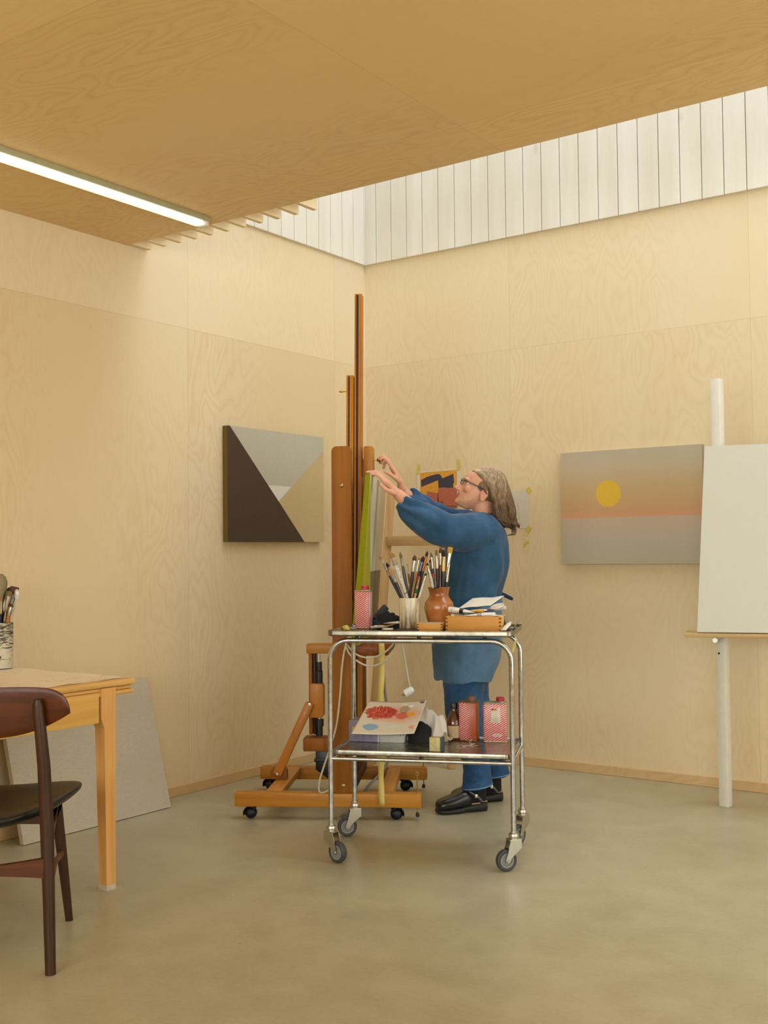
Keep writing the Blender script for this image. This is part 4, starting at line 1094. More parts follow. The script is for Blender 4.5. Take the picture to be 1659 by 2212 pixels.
paint_tube('white tube with navy print at the right front of the large wooden box', lay(.300, .000, .961, R(152), R(2)), .075, .015, TM['white'], M['capw'], TM['navy'], GT)
paint_tube('white capped pale tube at the right end of the large wooden box', lay(.235, .082, .984, R(-12), R(-4)), .07, .016, TM['cream'], M['capw'], None, GT)
for k, (x, y, a) in enumerate(((.12, .06, 20), (.17, .02, 160), (.23, .03, 10), (.27, .07, 100), (.15, .085, 0), (.22, .085, 185))):
    paint_tube(['cream tube at the lower left of the heap in the large wooden box', 'beige tube under the ochre one in the large wooden box', 'grey tube under the navy one in the large wooden box', 'red tube in the right back corner of the large wooden box', 'beige tube along the back wall of the large wooden box', 'grey tube at the back right of the large wooden box'][k],
        lay(x, y, .951+.006*(k % 2), R(a), 0), .066, .0155, [TM['cream'], TM['beige'], TM['grey'], TM['red'], TM['beige'], TM['grey']][k], M['capw'], None, GT)
sp = MB()
def saucer(r, h): return [(.0001, 0), (r*.5, 0), (r*.7, h*.3), (r, h), (r-.002, h+.001), (r*.68, h*.3+.002), (r*.5, .002), (.0001, .002)]
solo('palette_dish', 'small white dish tilted at the right end of the large wooden box heap', 'dish', MB().lathe(saucer(.030, .014), 28), plain('white_ceramic', (228, 225, 216), .2, coat=.3), Tt @ Matrix.Translation((.285, .06, .984)) @ Euler((R(18), R(-14), 0)).to_matrix().to_4x4())
mb = MB()
def fold(u, v):
    P0, P1, P2, P3 = Vector((-.012, 0, .002)), Vector((.13, -.005, .020)), Vector((.182, .045, .058)), Vector((.045, .09, .046))
    p = (P0*(1-u)+P1*u)*(1-v)+(P3*(1-u)+P2*u)*v
    return p+Vector((0, 0, .006*math.sin(PI*u)*(1-v)-.004*max(0, 1-abs(u-.62)/.3)))
mb.grid(fold, 20, 12)
fs_ = solo('folded_paper', 'creased white sheet of paper resting across the paint tubes in the large wooden box', 'paper', mb, M['paper'], Tt @ Matrix.Translation((.125, .055, .979)))
md = fs_.modifiers.new('t', 'SOLIDIFY'); md.thickness = .0007
# right end of the tray
solo('tin_tray', 'folded grey metal palette standing behind the right end of the large wooden box', 'palette', MB().box((0, 0, .03), (.008, .075, .06), .001, 0, Matrix.Rotation(R(-14), 4, 'Y')).box((.016, 0, .026), (.004, .07, .054), .001, 0, Matrix.Rotation(R(28), 4, 'Y')), plain('grey_enamel', (150, 148, 128), .4), on_top(.326, .09, R(0)))
paint_tube('white tube propped against the right side of the large wooden box', lay(.315, -.045, .905, R(75), R(-16)), .075, .011, TM['white'], M['capw'], None, None)
# ---------------- left part of the top
def cloth(seed, rx, ry, rz, n=40, rough=.5, spike=.35):
    rd = random.Random(seed); ph = [(rd.uniform(1, 4), rd.uniform(1, 5), rd.uniform(0, 6), rd.uniform(.05, 1)) for _ in range(9)]
    mb = MB(); rings = []
    m = 18
    for i in range(m+1):
        th = PI*.5*i/m
        ring = []
        for k in range(n):
            a = 2*PI*k/n
            w = sum(q*math.sin(round(f1)*a+f2*th*2+p) for f1, f2, p, q in ph)/4.5
            ridge = abs(math.sin(a*3+seed+th*2.4))
            rr_ = math.cos(th)**.6*(1+rough*.35*w); z = math.sin(th)**.9*(1+rough*.5*w)+spike*.16*ridge*math.sin(2*th)
            ring.append((rx*rr_*math.cos(a), ry*rr_*math.sin(a), max(0, rz*z)))
        rings.append(ring)
    return mb.loft(rings)
M['black_cloth'] = plain('black_cloth', (25, 26, 30), .85, var=.25, sc=50)
M['white_cloth'] = plain('white_cloth', (222, 217, 206), .85, var=.03)
mb = cloth(4, .062, .042, .052)
rg = []
solo('rag', 'crumpled black rag behind the paint tubes on the trolley top', 'cloth', cloth(4, .062, .042, .055, rough=1.1, spike=1.4), M['black_cloth'], on_top(-.205, .155))
gl = MB().tube(cr([(-.01, 0, .04), (.0, .0, .055), (.018, 0, .074), (.036, 0, .092)], 5), [(.016, .008)]*15+[(.012, .006)], 12)
solo('glove', 'dark grey glove sticking up beside the striped tin on the trolley top', 'glove', gl, plain('grey_glove', (58, 58, 64), .8), on_top(-.238, .155))
GS = 'squeezed tubes between the striped tin and the horn cup'
paint_tube('squeezed grey tube lying nearest the striped tin on the trolley top', lay(-.185, .085, .907, R(200), 0), .06, .011, TM['grey'], TM['grey'], None, GS, .5)
paint_tube('crumpled beige tube in front of the black rag on the trolley top', lay(-.165, .11, .912, R(190), R(4)), .07, .012, TM['beige'], M['capw'], None, GS, .6)
paint_tube('white capped tube crossing the squeezed pile on the trolley top', lay(-.20, .10, .922, R(-18), R(-4)), .06, .01, TM['cream'], M['capw'], None, GS, .6)
paint_tube('upper beige tube of the squeezed pile beside the horn cup', lay(-.16, .125, .924, R(165), R(-6)), .06, .011, TM['beige'], TM['ochre'], None, GS, .6)
solo('wooden_stick', 'flat ochre wooden stick lying slantwise left of the horn cup', 'stick', MB().bar((-.235, .075, .903), (-.150, .115, .920), .009, .003, .001), plain('stick_wood', (186, 150, 84), .6), Tt)
kn = thing('folding_knife', 'small silver folding knife lying in front of the horn cup', 'knife', on_top(-.165, -.005, R(3)))
part('handle', MB().box((0, 0, .006), (.05, .013, .011), .005), M['steel'], kn)
part('hinge', MB().lathe([(.0001, .0115), (.003, .0115), (.003, .0125), (.0001, .0125)], 12, 0, (.02, 0, 0)), M['galv'], kn)
solo('phone', 'thin black phone lying under the front of the horn cup', 'phone', MB().box((0, 0, .0035), (.10, .05, .007), .002), M['black_plastic'], on_top(-.082, -.006))
solo('tissue_scrap', 'little yellow scrap of paper at the left end of the trolley top', 'scrap', cloth(8, .016, .012, .018), plain('yellow_scrap', (206, 184, 90), .8), on_top(-.352, .03))
solo('crumpled_foil', 'grey crumpled foil at the far left corner of the trolley top', 'foil', cloth(11, .026, .018, .008), plain('foil', (150, 142, 116), .45, .4), on_top(-.343, .085))

# ---------------- lower shelf
M['carton'] = plain('lilac_pack', (142, 138, 158), .45, var=.06, sc=12)
ck = thing('carton', 'lilac grey cardboard pack at the left end of the trolley shelf', 'carton', on_low(-.281, .082, R(-3)))
part('body', MB().prism([(-.062, 0), (.068, 0), (.068, .076), (.05, .084), (-.05, .092), (-.064, .084)], -.045, .045, 0, None, 'xz', .004), M['carton'], ck)
part('yellow_print', MB().box((-.038, -.0455, .052), (.018, .0008, .022)), plain('yellow_print', (222, 168, 36), .5), ck, False)
mb = MB()
for c_x in (-.03, .0, .03):
    for k in range(6): mb.box((c_x, -.0455, .034-.0042*k), (.022-(k*5 % 3)*.003, .0006, .0014))
part('small_print', mb, plain('lilac_ink', (112, 108, 128), .6), ck, False)
part('edge_strip', MB().box((.066, -.0455, .035), (.006, .0008, .068)), M['lab'], ck, False)
# white slotted basket
bk = thing('plastic_basket', 'small white slotted plastic basket under the palette on the trolley shelf', 'basket', on_low(-.165, .082, R(-2)))
mb = MB(); w0, d0, w1, d1, h = .112, .08, .126, .094, .062
def rr2(w, d, z, r=.01): return rrect_ring(w, d, r, z)
mb.loft([rr2(w0, d0, 0), rr2(w1, d1, h), rr2(w1+.006, d1+.006, h), rr2(w1+.006, d1+.006, h-.004), rr2(w1-.004, d1-.004, h-.005), rr2(w0-.004, d0-.004, .003)])
part('shell', mb, plain('white_plastic', (208, 206, 194), .4), bk)
mb = MB()
for k in range(9):
    x = -.044+.011*k; y = lambda z: -(d0+(d1-d0)*z/h)/2-.0002
    mb.bar((x, y(.05), .053), (x+.010, y(.03), .031), .0032, .0006, 0, 0, (0, 1, 0))
part('slots', mb, plain('slot_shadow', (40, 38, 34), .8), bk, False)
solo('rag', 'black rag bundled beside the white basket on the trolley shelf', 'cloth', cloth(2, .052, .04, .078, rough=.5, spike=.7), M['black_cloth'], on_low(-.052, .082))
# draped white cloth behind
mb = MB()
def drape(u, v):
    x = -.085+.17*u; 
    y = .02+.03*math.sin(u*9)*(1-v)*.4-.045*v
    z = .140-.03*(u-.35)**2*5-.13*max(0, v-.22)**1.2*1.25+.012*math.sin(u*15+v*3)*(.3+v)+.006*math.sin(u*31-v*7)
    y += .020*math.sin(u*13+1.)*v+.007*math.sin(u*29+v*4)*v
    return (x+.02*v*(u-.4), y, max(.003, z))
mb.grid(drape, 40, 26)
dc = solo('white_cloth', 'rumpled white cloth draped over the black rag on the trolley shelf', 'cloth', mb, M['white_cloth'], on_low(-.03, .10))
md = dc.modifiers.new('t', 'SOLIDIFY'); md.thickness = .002
# palette sheet
def palette_mat():
    t = NT('palette_paint'); o = t.sep(); x, y = o[0], o[1]
    n = t.noise(t.map((22, 34, 1)), 1., 5, .62, 1.5); m = t.noise(t.map((60, 24, 1)), 1., 4, .6, 2.)
    def blob(cx, cy, rx, ry, k=.5, nz=n):
        a = t.math('POWER', t.math('DIVIDE', t.math('SUBTRACT', x, cx), rx), 2.); b = t.math('POWER', t.math('DIVIDE', t.math('SUBTRACT', y, cy), ry), 2.)
        d = t.math('ADD', t.math('SQRT', t.math('ADD', a, b)), t.math('MULTIPLY', t.math('SUBTRACT', nz, .5), k*2))
        return d
    col = lin((222, 212, 192))
    f = blob(.03, .02, .125, .058, .45); col = t.mix(t.ramp(f, [(.45, (.75, .75, .75)), (1.05, (0, 0, 0))]), col, lin((226, 158, 132)))
    f = blob(-.045, .03, .082, .044, .55, n); col = t.mix(t.ramp(f, [(.76, (1, 1, 1)), (.84, (0, 0, 0))]), col, t.ramp(m, [(.30, lin((158, 48, 34))), (.52, lin((200, 84, 66))), (.70, lin((222, 142, 122)))]))
    f = blob(.05, .01, .035, .022, .5); col = t.mix(t.ramp(f, [(.7, (.8, .8, .8)), (1., (0, 0, 0))]), col, lin((208, 92, 74)))
    f = blob(.085, .018, .02, .010, .6, m); col = t.mix(t.ramp(f, [(.8, (1, 1, 1)), (.95, (0, 0, 0))]), col, lin((232, 172, 46)))
    f = blob(-.078, -.05, .036, .02, .35); col = t.mix(t.ramp(f, [(.8, (.95, .95, .95)), (1.05, (0, 0, 0))]), col, lin((136, 174, 204)))
    f = blob(.02, -.048, .04, .012, 1., m); col = t.mix(t.ramp(f, [(.6, (1, 1, 1)), (.75, (0, 0, 0))]), col, lin((214, 222, 220)))
    f = blob(.095, -.052, .014, .014, .8, m); col = t.mix(t.ramp(f, [(.7, (.9, .9, .9)), (.9, (0, 0, 0))]), col, lin((232, 158, 128)))
    f = blob(.082, .064, .012, .01, .8, m); col = t.mix(t.ramp(f, [(.7, (1, 1, 1)), (.8, (0, 0, 0))]), col, lin((238, 236, 228)))
    f = blob(.125, .082, .014, .008, 1., m); col = t.mix(t.ramp(f, [(.6, (.9, .9, .9)), (.75, (0, 0, 0))]), col, lin((120, 52, 40)))
    return t.done(col, .4, 0, .5)
M['palette'] = palette_mat()
# plane of the sheet: front edge on the basket's front, back edge propped up
pa = Vector((-.307, -.075, .483)); pb = Vector((-.046, -.075, .4895)); pc_ = Vector((-.262, .065, .594)); pd = Vector((-.015, .065, .598))
def pl_(u, v):
    p = (pa*(1-u)+pb*u)*(1-v)+(pc_*(1-u)+pd*u)*v
    p.z += .010*(abs(2*u-1)**2)*v**2*(1. if u > .5 else .3)-.004*math.sin(PI*u)*(1-v)
    return p
ctr = pl_(.5, .5); ex = (pb-pa).normalized(); ey0 = (pc_-pa); ez_ = ex.cross(ey0).normalized(); ey_ = ez_.cross(ex)
Pm = Matrix((ex, ey_, ez_)).transposed().to_4x4(); Pm.translation = ctr
iv = Pm.inverted()
nu, nv = 44, 24
vs = [iv @ pl_(i/nu, j/nv) for j in range(nv+1) for i in range(nu+1)]
fs = []
for j in range(nv):
    for i in range(nu):
        u, v = (i+.5)/nu, (j+.5)/nv
        if ((u-.665)/.075)**2+((v-.78)/.10)**2 < 1: continue
        fs.append((j*(nu+1)+i, j*(nu+1)+i+1, (j+1)*(nu+1)+i+1, (j+1)*(nu+1)+i))
mb = MB().add(vs, fs)
ps = solo('palette_sheet', 'paper palette sheet smeared with red and blue paint, propped on the trolley shelf', 'palette', mb, M['palette'], Tt @ Pm)
md = ps.modifiers.new('t', 'SOLIDIFY'); md.thickness = .0016
# sponge, bottle, wrapper, thread
def sponge_mat():
    t = NT('sponge'); n = t.noise(t.co(), 18., 4, .6, 1.); col = t.ramp(n, [(.3, lin((186, 170, 110))), (.55, lin((212, 202, 150))), (.8, lin((222, 214, 168)))])
    o = t.sep(); g = t.math('LESS_THAN', t.math('ADD', o[1], t.math('MULTIPLY', n, .004)), .0)
    col2 = t.mix(t.ramp(t.math('ADD', t.math('MULTIPLY', o[0], 30.), t.math('MULTIPLY', n, .7)), [(.75, (0, 0, 0)), (.9, (1, 1, 1))]), col, lin((64, 82, 88)))
    t.bump(n, .4, .002); return t.done(col2, .8)
solo('sponge', 'square pale yellow sponge block at the front edge of the trolley shelf', 'sponge', MB().box((0, 0, .028), (.056, .03, .056), .003), sponge_mat(), on_low(.055, -.125, R(-4)))
M['amber'] = plain('amber_glass', (84, 40, 14), .12, var=.05, coat=.5)
bo = thing('glass_bottle', 'brown glass bottle with black cap and peeling label behind the striped tins', 'bottle', on_low(.083, .150))
part('glass', MB().lathe([(.0001, 0), (.030, 0), (.032, .004), (.032, .066), (.030, .08), (.022, .104), (.0165, .116), (.0135, .122), (.0135, .134), (.0001, .134)], 28), M['amber'], bo)
part('cap', MB().lathe([(.0001, .130), (.0165, .130), (.0172, .134), (.0172, .152), (.0155, .155), (.0001, .155)], 26), M['capb'], bo)
mb = MB(); rg = []
for z in (.012, .062):
    rg.append([(.0326*math.cos(a), .0326*math.sin(a), z) for a in [R(200+7*k) for k in range(21)]])
for i in range(20): mb.add([rg[0][i], rg[0][i+1], rg[1][i+1], rg[1][i]], [(0, 1, 2, 3)])
bl_ = part('label', mb, plain('bottle_label', (196, 170, 132), .7), bo)
mb = MB()
for k in range(8): mb.tube([(.033*math.cos(R(a)), .033*math.sin(R(a)), .056-.005*k) for a in range(235, 300, 8)], .0004, 4)
part('small_print', mb, M['ink2'], bl_, False)
mb = MB()
def wrap(u, v): return (-.03+.06*u, -.02+.03*v+.008*math.sin(u*7), .008+.05*(1-u)*v+.008*math.sin(u*9+v*6)**2)
mb.grid(wrap, 12, 10)
wr = solo('paper_wrapper', 'torn beige paper wrapper in front of the brown bottle on the trolley shelf', 'paper', mb, plain('kraft_paper', (190, 172, 140), .7), on_low(.055, .09, R(-15)))
md = wr.modifiers.new('t', 'SOLIDIFY'); md.thickness = .0008
random.seed(12)
mb = MB()
P = [(.145, .03, .004), (.15, .02, .018), (.14, .005, .006), (.165, -.005, .004), (.145, -.02, .003), (.16, -.035, .004), (.12, -.05, .003), (.135, -.075, .003), (.12, -.10, .003), (.115, -.13, .006), (.112, -.15, .016)]
mb.tube(cr(P), .0007, 5)
mb.tube(cr([(.10, -.06, .003), (.115, -.045, .005), (.125, -.065, .003), (.15, -.05, .004), (.165, -.06, .003), (.18, -.03, .004)]), .0006, 5)
solo('thread', 'loose white thread curling over the trolley shelf below the striped tins', 'thread', mb, M['paper'], on_low(.02, .045))

# ------------------------------------------------------------------ brush tin on the table (at the left edge)
def dirty_tin():
    t = NT('paint_spattered_tin'); z = t.sep()[2]
    n = t.noise(t.map((26, 26, 150)), 1., 4, .7, .3); n2 = t.noise(t.map((90, 90, 60)), 1., 3, .7)
    band = t.math('ADD', n, t.math('MULTIPLY', t.math('SUBTRACT', z, .08), 1.2))
    col = t.ramp(band, [(.46, lin((206, 200, 178))), (.56, lin((190, 182, 158))), (.60, lin((70, 64, 52)))])
    col = t.mix(t.ramp(n2, [(.62, (0, 0, 0)), (.66, (1, 1, 1))]), col, lin((60, 54, 44)))
    return t.done(col, .55)
Tn = frame((-3.912, 2.79, .7648))
solo('brush_tin', 'paint spattered white tin of brushes standing on the pine table', 'tin',
    MB().lathe([(.0001, 0), (.048, 0), (.049, .003), (.049, .183), (.0475, .186), (.046, .183), (.046, .004), (.0001, .003)], 36), dirty_tin(), Tn)
def tin_brush(label, tx, ty, tz, *a, **k):
    brush(label, Tn @ Matrix.Rotation(R(35), 4, 'Z'), (-tx*.35, -ty*.4, .012), (tx, ty, tz), *a, G3, **k)
tin_brush('big bushy grey bristled brush in the table tin', .0, -.01, .385, 'brown', 'silver', 'grey', .085, .022, .04, .010, flat=.8, shape='fan')
tin_brush('flat brown sable brush standing highest at right in the table tin', .054, .012, .332, 'brown', 'dirty', 'umber', .032, .014, .07, .007, flat=.35, shape='flat')
tin_brush('stubby olive bristled brush in front of the flat brown one in the table tin', .040, -.016, .315, 'black', 'silver', 'olive', .02, .012, .06, .007, flat=.6, shape='flat')
tin_brush('dark bristled brush behind the olive one in the table tin', .028, .022, .330, 'black', 'silver', 'black', .026, .009, .05, .006, shape='round')
tin_brush('small ochre tipped brush with white ferrule in the table tin', .012, -.028, .296, 'navy', 'silver', 'ochre', .02, .005, .05, .005, shape='round')
tin_brush('thin brush with a pink tip in the table tin', .034, -.036, .243, 'black', 'silver', 'pink', .013, .004, .045, .004, shape='round')
tin_brush('orange wooden flat brush leaning right in the table tin', .052, -.022, .262, 'orange', 'silver', 'umber', .012, .008, .03, .008, flat=.5, shape='flat')
solo('plastic_spatula', 'translucent white plastic spatula leaning right in the table tin', 'spatula', MB().bar((.012, 0, .012), (.062, .004, .29), .012, .003, .001, 0, (1, 0, 0)).ell((.064, .004, .30), (.011, .004, .022)), plain('clear_plastic', (206, 204, 190), .2), Tn @ Matrix.Rotation(R(35), 4, 'Z'))
# ------------------------------------------------------------------ the painter (local x = to the right, y = away, z up; she faces -x)
from mathutils import noise as mnoise
Tp = frame((-2.739, 4.611, 0), R(35.3365))
def el(u, v, y=0.):
    """elevation drawing of the figure -> metres, y = distance behind its middle plane"""
    k = y/.15
    c = [a+(b-a)*k for a, b in ((-2.25799475, -2.30922037), (.00223798, .00230078), (-.00002726, -.00002802), (3.90351006, 3.97881253), (-.00002253, -.00002317), (-.00222992, -.0022925))]
    return Vector((c[0]+c[1]*u+c[2]*v, y, c[3]+c[4]*u+c[5]*v))
def fuse(mb, vox, sm=3, fac=.5, disp=None):
    """one continuous surface out of overlapping closed shapes"""
    me = mb.mesh('fuse', [], False)
    o = bpy.data.objects.new('fuse', me); COL.objects.link(o)
    m = o.modifiers.new('r', 'REMESH'); m.mode = 'VOXEL'; m.voxel_size = vox; m.adaptivity = 0
    if sm:
        s = o.modifiers.new('s', 'SMOOTH'); s.iterations = sm; s.factor = fac
    dg = bpy.context.evaluated_depsgraph_get(); dg.update()
    out = bpy.data.meshes.new_from_object(o.evaluated_get(dg))
    bpy.data.objects.remove(o); bpy.data.meshes.remove(me)
    n = len(out.vertices); co_ = np.empty(n*3); out.vertices.foreach_get('co', co_); co_ = co_.reshape(-1, 3)
    if disp:
        no = np.empty(n*3); out.vertex_normals.foreach_get('vector', no); no = no.reshape(-1, 3)
        d = np.array([disp(Vector(p)) for p in co_])
        co_ = co_+no*d[:, None]
        out.vertices.foreach_set('co', co_.ravel())
    out.polygons.foreach_set('use_smooth', [True]*len(out.polygons)); out.update()
    return out
def fold_noise(p, sc, st=(1, 1, 1)): return mnoise.noise(Vector((p.x*st[0], p.y*st[1], p.z*st[2]))*sc)

# head frame: a = backwards from the face line, h = up from the chin
chin = el(981, 1087, 0.)
upv = Vector((.377, 0, .926)); bkv = Vector((.926, 0, -.377))
def hd(a, b, h): return chin + bkv*a + upv*h + Vector((0, b, 0))
B = MB()
sl = [(-.004, .020, .075, .022), (.006, .001, .092, .033), (.02, .000, .104, .046), (.035, .004, .125, .054), (.05, .002, .15, .060), (.065, .003, .166, .064), (.085, .006, .178, .068), (.105, .007, .187, .071), (.125, -.001, .19, .073), (.145, .001, .188, .074), (.165, .009, .18, .072), (.185, .024, .165, .062), (.198, .045, .145, .047), (.207, .075, .12, .022)]
rings = []
for h, f_, bk, w in sl:
    ac, ah = (f_+bk)/2, (bk-f_)/2
    rings.append([hd(ac-ah*math.cos(t), w*math.sin(t)*(1-.16*max(0, math.cos(t))), h) for t in [2*PI*k/36 for k in range(36)]])
B.loft(rings)
rings = []
for h, p, w in ((.116, .001, .006), (.108, .006, .0065), (.098, .012, .0075), (.088, .0205, .0095), (.079, .0290, .0120), (.073, .0295, .0140), (.068, .022, .0155), (.062, .008, .012), (.059, -.004, .008)):
    rings.append([hd(.012-(.012+p)*max(0, math.cos(t))**.8 - .004*min(0, math.cos(t)), w*math.sin(t), h) for t in [2*PI*k/20 for k in range(20)]])
B.loft(rings)
def hel(a, b, h, ra, rb, rh): 
    T = Matrix((bkv, Vector((0, 1, 0)), upv)).transposed().to_4x4(); T.translation = hd(a, b, h)
    B.ell((0, 0, 0), (ra, rb, rh), 0, T, 18, 12)
hel(.006, 0, .0535, .0085, .021, .0058); hel(.007, 0, .0415, .009, .019, .0062); hel(.012, 0, .014, .014, .019, .015)
for s in (-1, 1):
    hel(.038, s*.034, .084, .024, .022, .024); hel(.012, s*.026, .1285, .012, .024, .007)
    hel(.021, s*.010, .069, .012, .0085, .007)
    hel(.118, s*.0715, .080, .013, .006, .025)
    B.tube([hd(.116+.0165*math.cos(t)*(1-.25*(math.sin(t) < 0)), s*(.0745+.002*math.cos(t)), .082+.028*math.sin(t)) for t in [2*PI*k/18 for k in range(19)]], .0036, 8)
# neck, trunk, limbs (the trunk and legs lie under the clothes)
def L(*pts): return [el(*p) for p in pts]
B.tube(L((1046, 1072), (1044, 1100), (1046, 1125), (1050, 1150)), [.052, .051, .056, .075], 20)
B.tube(L((1046, 1128), (1042, 1160), (1035, 1250), (1018, 1330), (1008, 1400), (1008, 1430)), [(.06, .10), (.09, .15), (.085, .135), (.085, .125), (.095, .145), (.08, .13)], 22, ref=(1, 0, 0))
# arms
NW, FW = el(858, 1066, -.268), el(869, 1060, .045)
B.tube([el(1042, 1150, -.14), el(985, 1150, -.20), el(925, 1130, -.255), el(890, 1097, -.265), NW], [.055, .046, .040, .034, .0265], 16)
B.tube([el(1042, 1150, .14), el(985, 1140, .17), el(925, 1112, .13), el(895, 1085, .08), FW], [.055, .046, .040, .034, .0265], 16)
B.tube(L((1006, 1400, -.08), (1003, 1500, -.09), (1008, 1560, -.10), (1026, 1640, -.10), (1032, 1705, -.10), (1036, 1728, -.10)), [.085, .072, .055, .046, .029, .024], 16)
B.tube(L((1010, 1400, .08), (1018, 1500, .09), (1030, 1570, .10), (1056, 1640, .105), (1068, 1692, .11), (1071, 1714, .11)), [.085, .072, .055, .046, .029, .024], 16)
for s_, (t0_, t1_) in ((-1, ((1030, 1732, -.10), (968, 1741, -.14))), (1, ((1064, 1716, .11), (1002, 1724, .07)))):
    B.tube([el(*t0_)+Vector((.012, 0, 0)), (el(*t0_)+el(*t1_))/2, el(*t1_)], [(.017, .022), (.016, .024), (.010, .022)], 14, ref=(0, 0, 1))
def finger(P, r): B.tube(cr(P, 4), [r[0]+(r[1]-r[0])*k/(4*(len(P)-1)) for k in range(4*(len(P)-1)+1)], 10); B.ell(P[-1], (r[1]*1.02,)*3, 0, None, 10, 8)
# near hand: laid over the top edge of the canvas
for k, (dy, ku, kv, mu, mv, tu, tv) in enumerate(((-.300, 829, 1040, 817, 1027, 800, 1023), (-.279, 827, 1035, 813, 1021, 792, 1019.5), (-.258, 828, 1033, 815, 1020, 795, 1019), (-.238, 831, 1033, 820, 1021, 803, 1019))):
    K = el(ku, kv, dy); finger([el(848, 1056, -.268+(dy+.268)*.55), K, el(mu, mv, dy), el((mu+tu)/2, (mv+tv)/2-.8, dy), el(tu, tv, dy)], (.0105, .0072))
B.tube([NW, el(848, 1056, -.268), el(836, 1043, -.269), el(829, 1037, -.269)], [(.024, .028), (.017, .036), (.0145, .041), (.011, .040)], 18, ref=(.7, 0, .7))
finger([el(853, 1066, -.285), el(842, 1062, -.302), el(831, 1056, -.318), el(822, 1047, -.322)], (.0135, .0082))
# far hand: raised, fingers curling down towards the clamp
for k, (dy, K, M1, T1) in enumerate(((.008, (844, 1006), (833, 992), (821, 992)), (.028, (842, 1001), (829, 986), (818, 991)), (.049, (843, 1001), (831, 988), (823, 1000)), (.068, (846, 1006), (836, 996), (828, 1010)))):
    finger([el(862, 1036, .042+(dy-.04)*.55), el(*K, dy), el(*M1, dy), el((M1[0]+T1[0])/2-1, (M1[1]+T1[1])/2-3.5, dy), el(*T1, dy)], (.0102, .0068))
B.tube([FW, el(864, 1040, .042), el(850, 1016, .04), el(843, 1006, .04)], [(.024, .028), (.016, .036), (.0135, .041), (.010, .039)], 18, ref=(.85, 0, .4))
finger([el(868, 1046, .025), el(855, 1034, .004), el(842, 1024, -.008), el(832, 1019, -.010)], (.0130, .0080))

def skin():
    t = NT('skin'); o = t.sep(); n = t.noise(t.co(), 22., 4, .6); n2 = t.noise(t.co(), 160., 2)
    col = t.ramp(t.math('ADD', t.math('MULTIPLY', n, .75), t.math('MULTIPLY', n2, .25)), [(.3, lin((206, 146, 116))), (.55, lin((222, 168, 138))), (.75, lin((228, 180, 152)))])
    def near(c, r):
        v = t.n('ShaderNodeVectorMath', operation='DISTANCE'); t.l(t.co(), v.inputs[0]); v.inputs[1].default_value = c
        return t.ramp(t.math('DIVIDE', v.outputs['Value'], r), [(.45, (1, 1, 1)), (1., (0, 0, 0))])
    for c, r, k in ((hd(.002, 0, .048), .016, .75), (hd(.002, .010, .048), .014, .7), (hd(.002, -.010, .048), .014, .7)):
        col = t.mix(t.math('MULTIPLY', near(c, r), k), col, lin((170, 84, 76)))
    for c, r in ((hd(.03, -.05, .078), .035), (hd(.118, -.075, .083), .05), (hd(-.018, 0, .074), .02)):
        col = t.mix(t.math('MULTIPLY', near(c, r), .22), col, lin((206, 112, 92)))
    t.b.inputs['Subsurface Weight'].default_value = 0.
    return t.done(col, .5, 0, .4)
M['skin'] = skin()
bm_ = fuse(B, .003, 3, .5); bm_.materials.append(M['skin'])
per = tag(link('person', bm_, None, Tp), 'person in blue denim smock and black clogs reaching up to the canvas', 'person')
# eyes, brows
M['eye'] = plain('eye_white', (224, 216, 204), .2); M['iris'] = plain('iris', (60, 66, 70), .15)
def hT(a, b, h):
    T = Matrix((bkv, Vector((0, 1, 0)), upv)).transposed().to_4x4(); T.translation = hd(a, b, h); return T
for s in (-1, 1):
    e = part('eye', MB().ell((0, 0, 0), (.0122, .0122, .0115), 0, hT(.0285, s*.031, .112), 18, 12), M['eye'], per)
    part('iris', MB().ell((0, 0, 0), (.002, .0056, .0056), 0, hT(.0168, s*.031, .1125), 14, 8), M['iris'], e)
    part('eyelid', MB().tube([hd(.0270-.0140*math.cos(t), s*.031+.0135*math.sin(t), .1175+.001*math.cos(t)) for t in [R(-65+13*k) for k in range(11)]], .0030, 8), M['skin'], per)
    part('eyebrow', MB().tube([hd(.0035+.010*(k/6)**2, s*(.016+.028*k/6), .1275+.005*math.sin(PI*k/6)) for k in range(7)], [.0012, .0022, .0026, .0026, .0024, .002, .001], 8), plain('brow_hair', (132, 112, 88), .8), per)
# glasses
M['specs'] = plain('spectacle_frame', (24, 20, 18), .3)
gl_ = link('eyeglasses', MB().tube([hd(.000, -.010, .1145), hd(-.006, -.004, .117), hd(-.006, .004, .117), hd(.000, .010, .1145)], .0014, 8).mesh('eyeglasses', M['specs']), per)
for s in (-1, 1):
    part('rim', MB().tube([hd(-.007+.004*abs(math.sin(t))*0+.010*((.034+.023*math.cos(t))/.06)**2, s*(.034+.023*math.cos(t)), .110+.0165*math.sin(t)) for t in [2*PI*k/22 for k in range(23)]], .0015, 8), M['specs'], gl_)
    part('temple', MB().tube([hd(.000, s*.058, .1155), hd(.014, s*.0725, .1155), hd(.06, s*.0765, .112), hd(.105, s*.079, .1085), hd(.128, s*.0775, .092)], [(.0014, .0024)]*5, 8, ref=(0, 1, 0)), M['specs'], gl_)
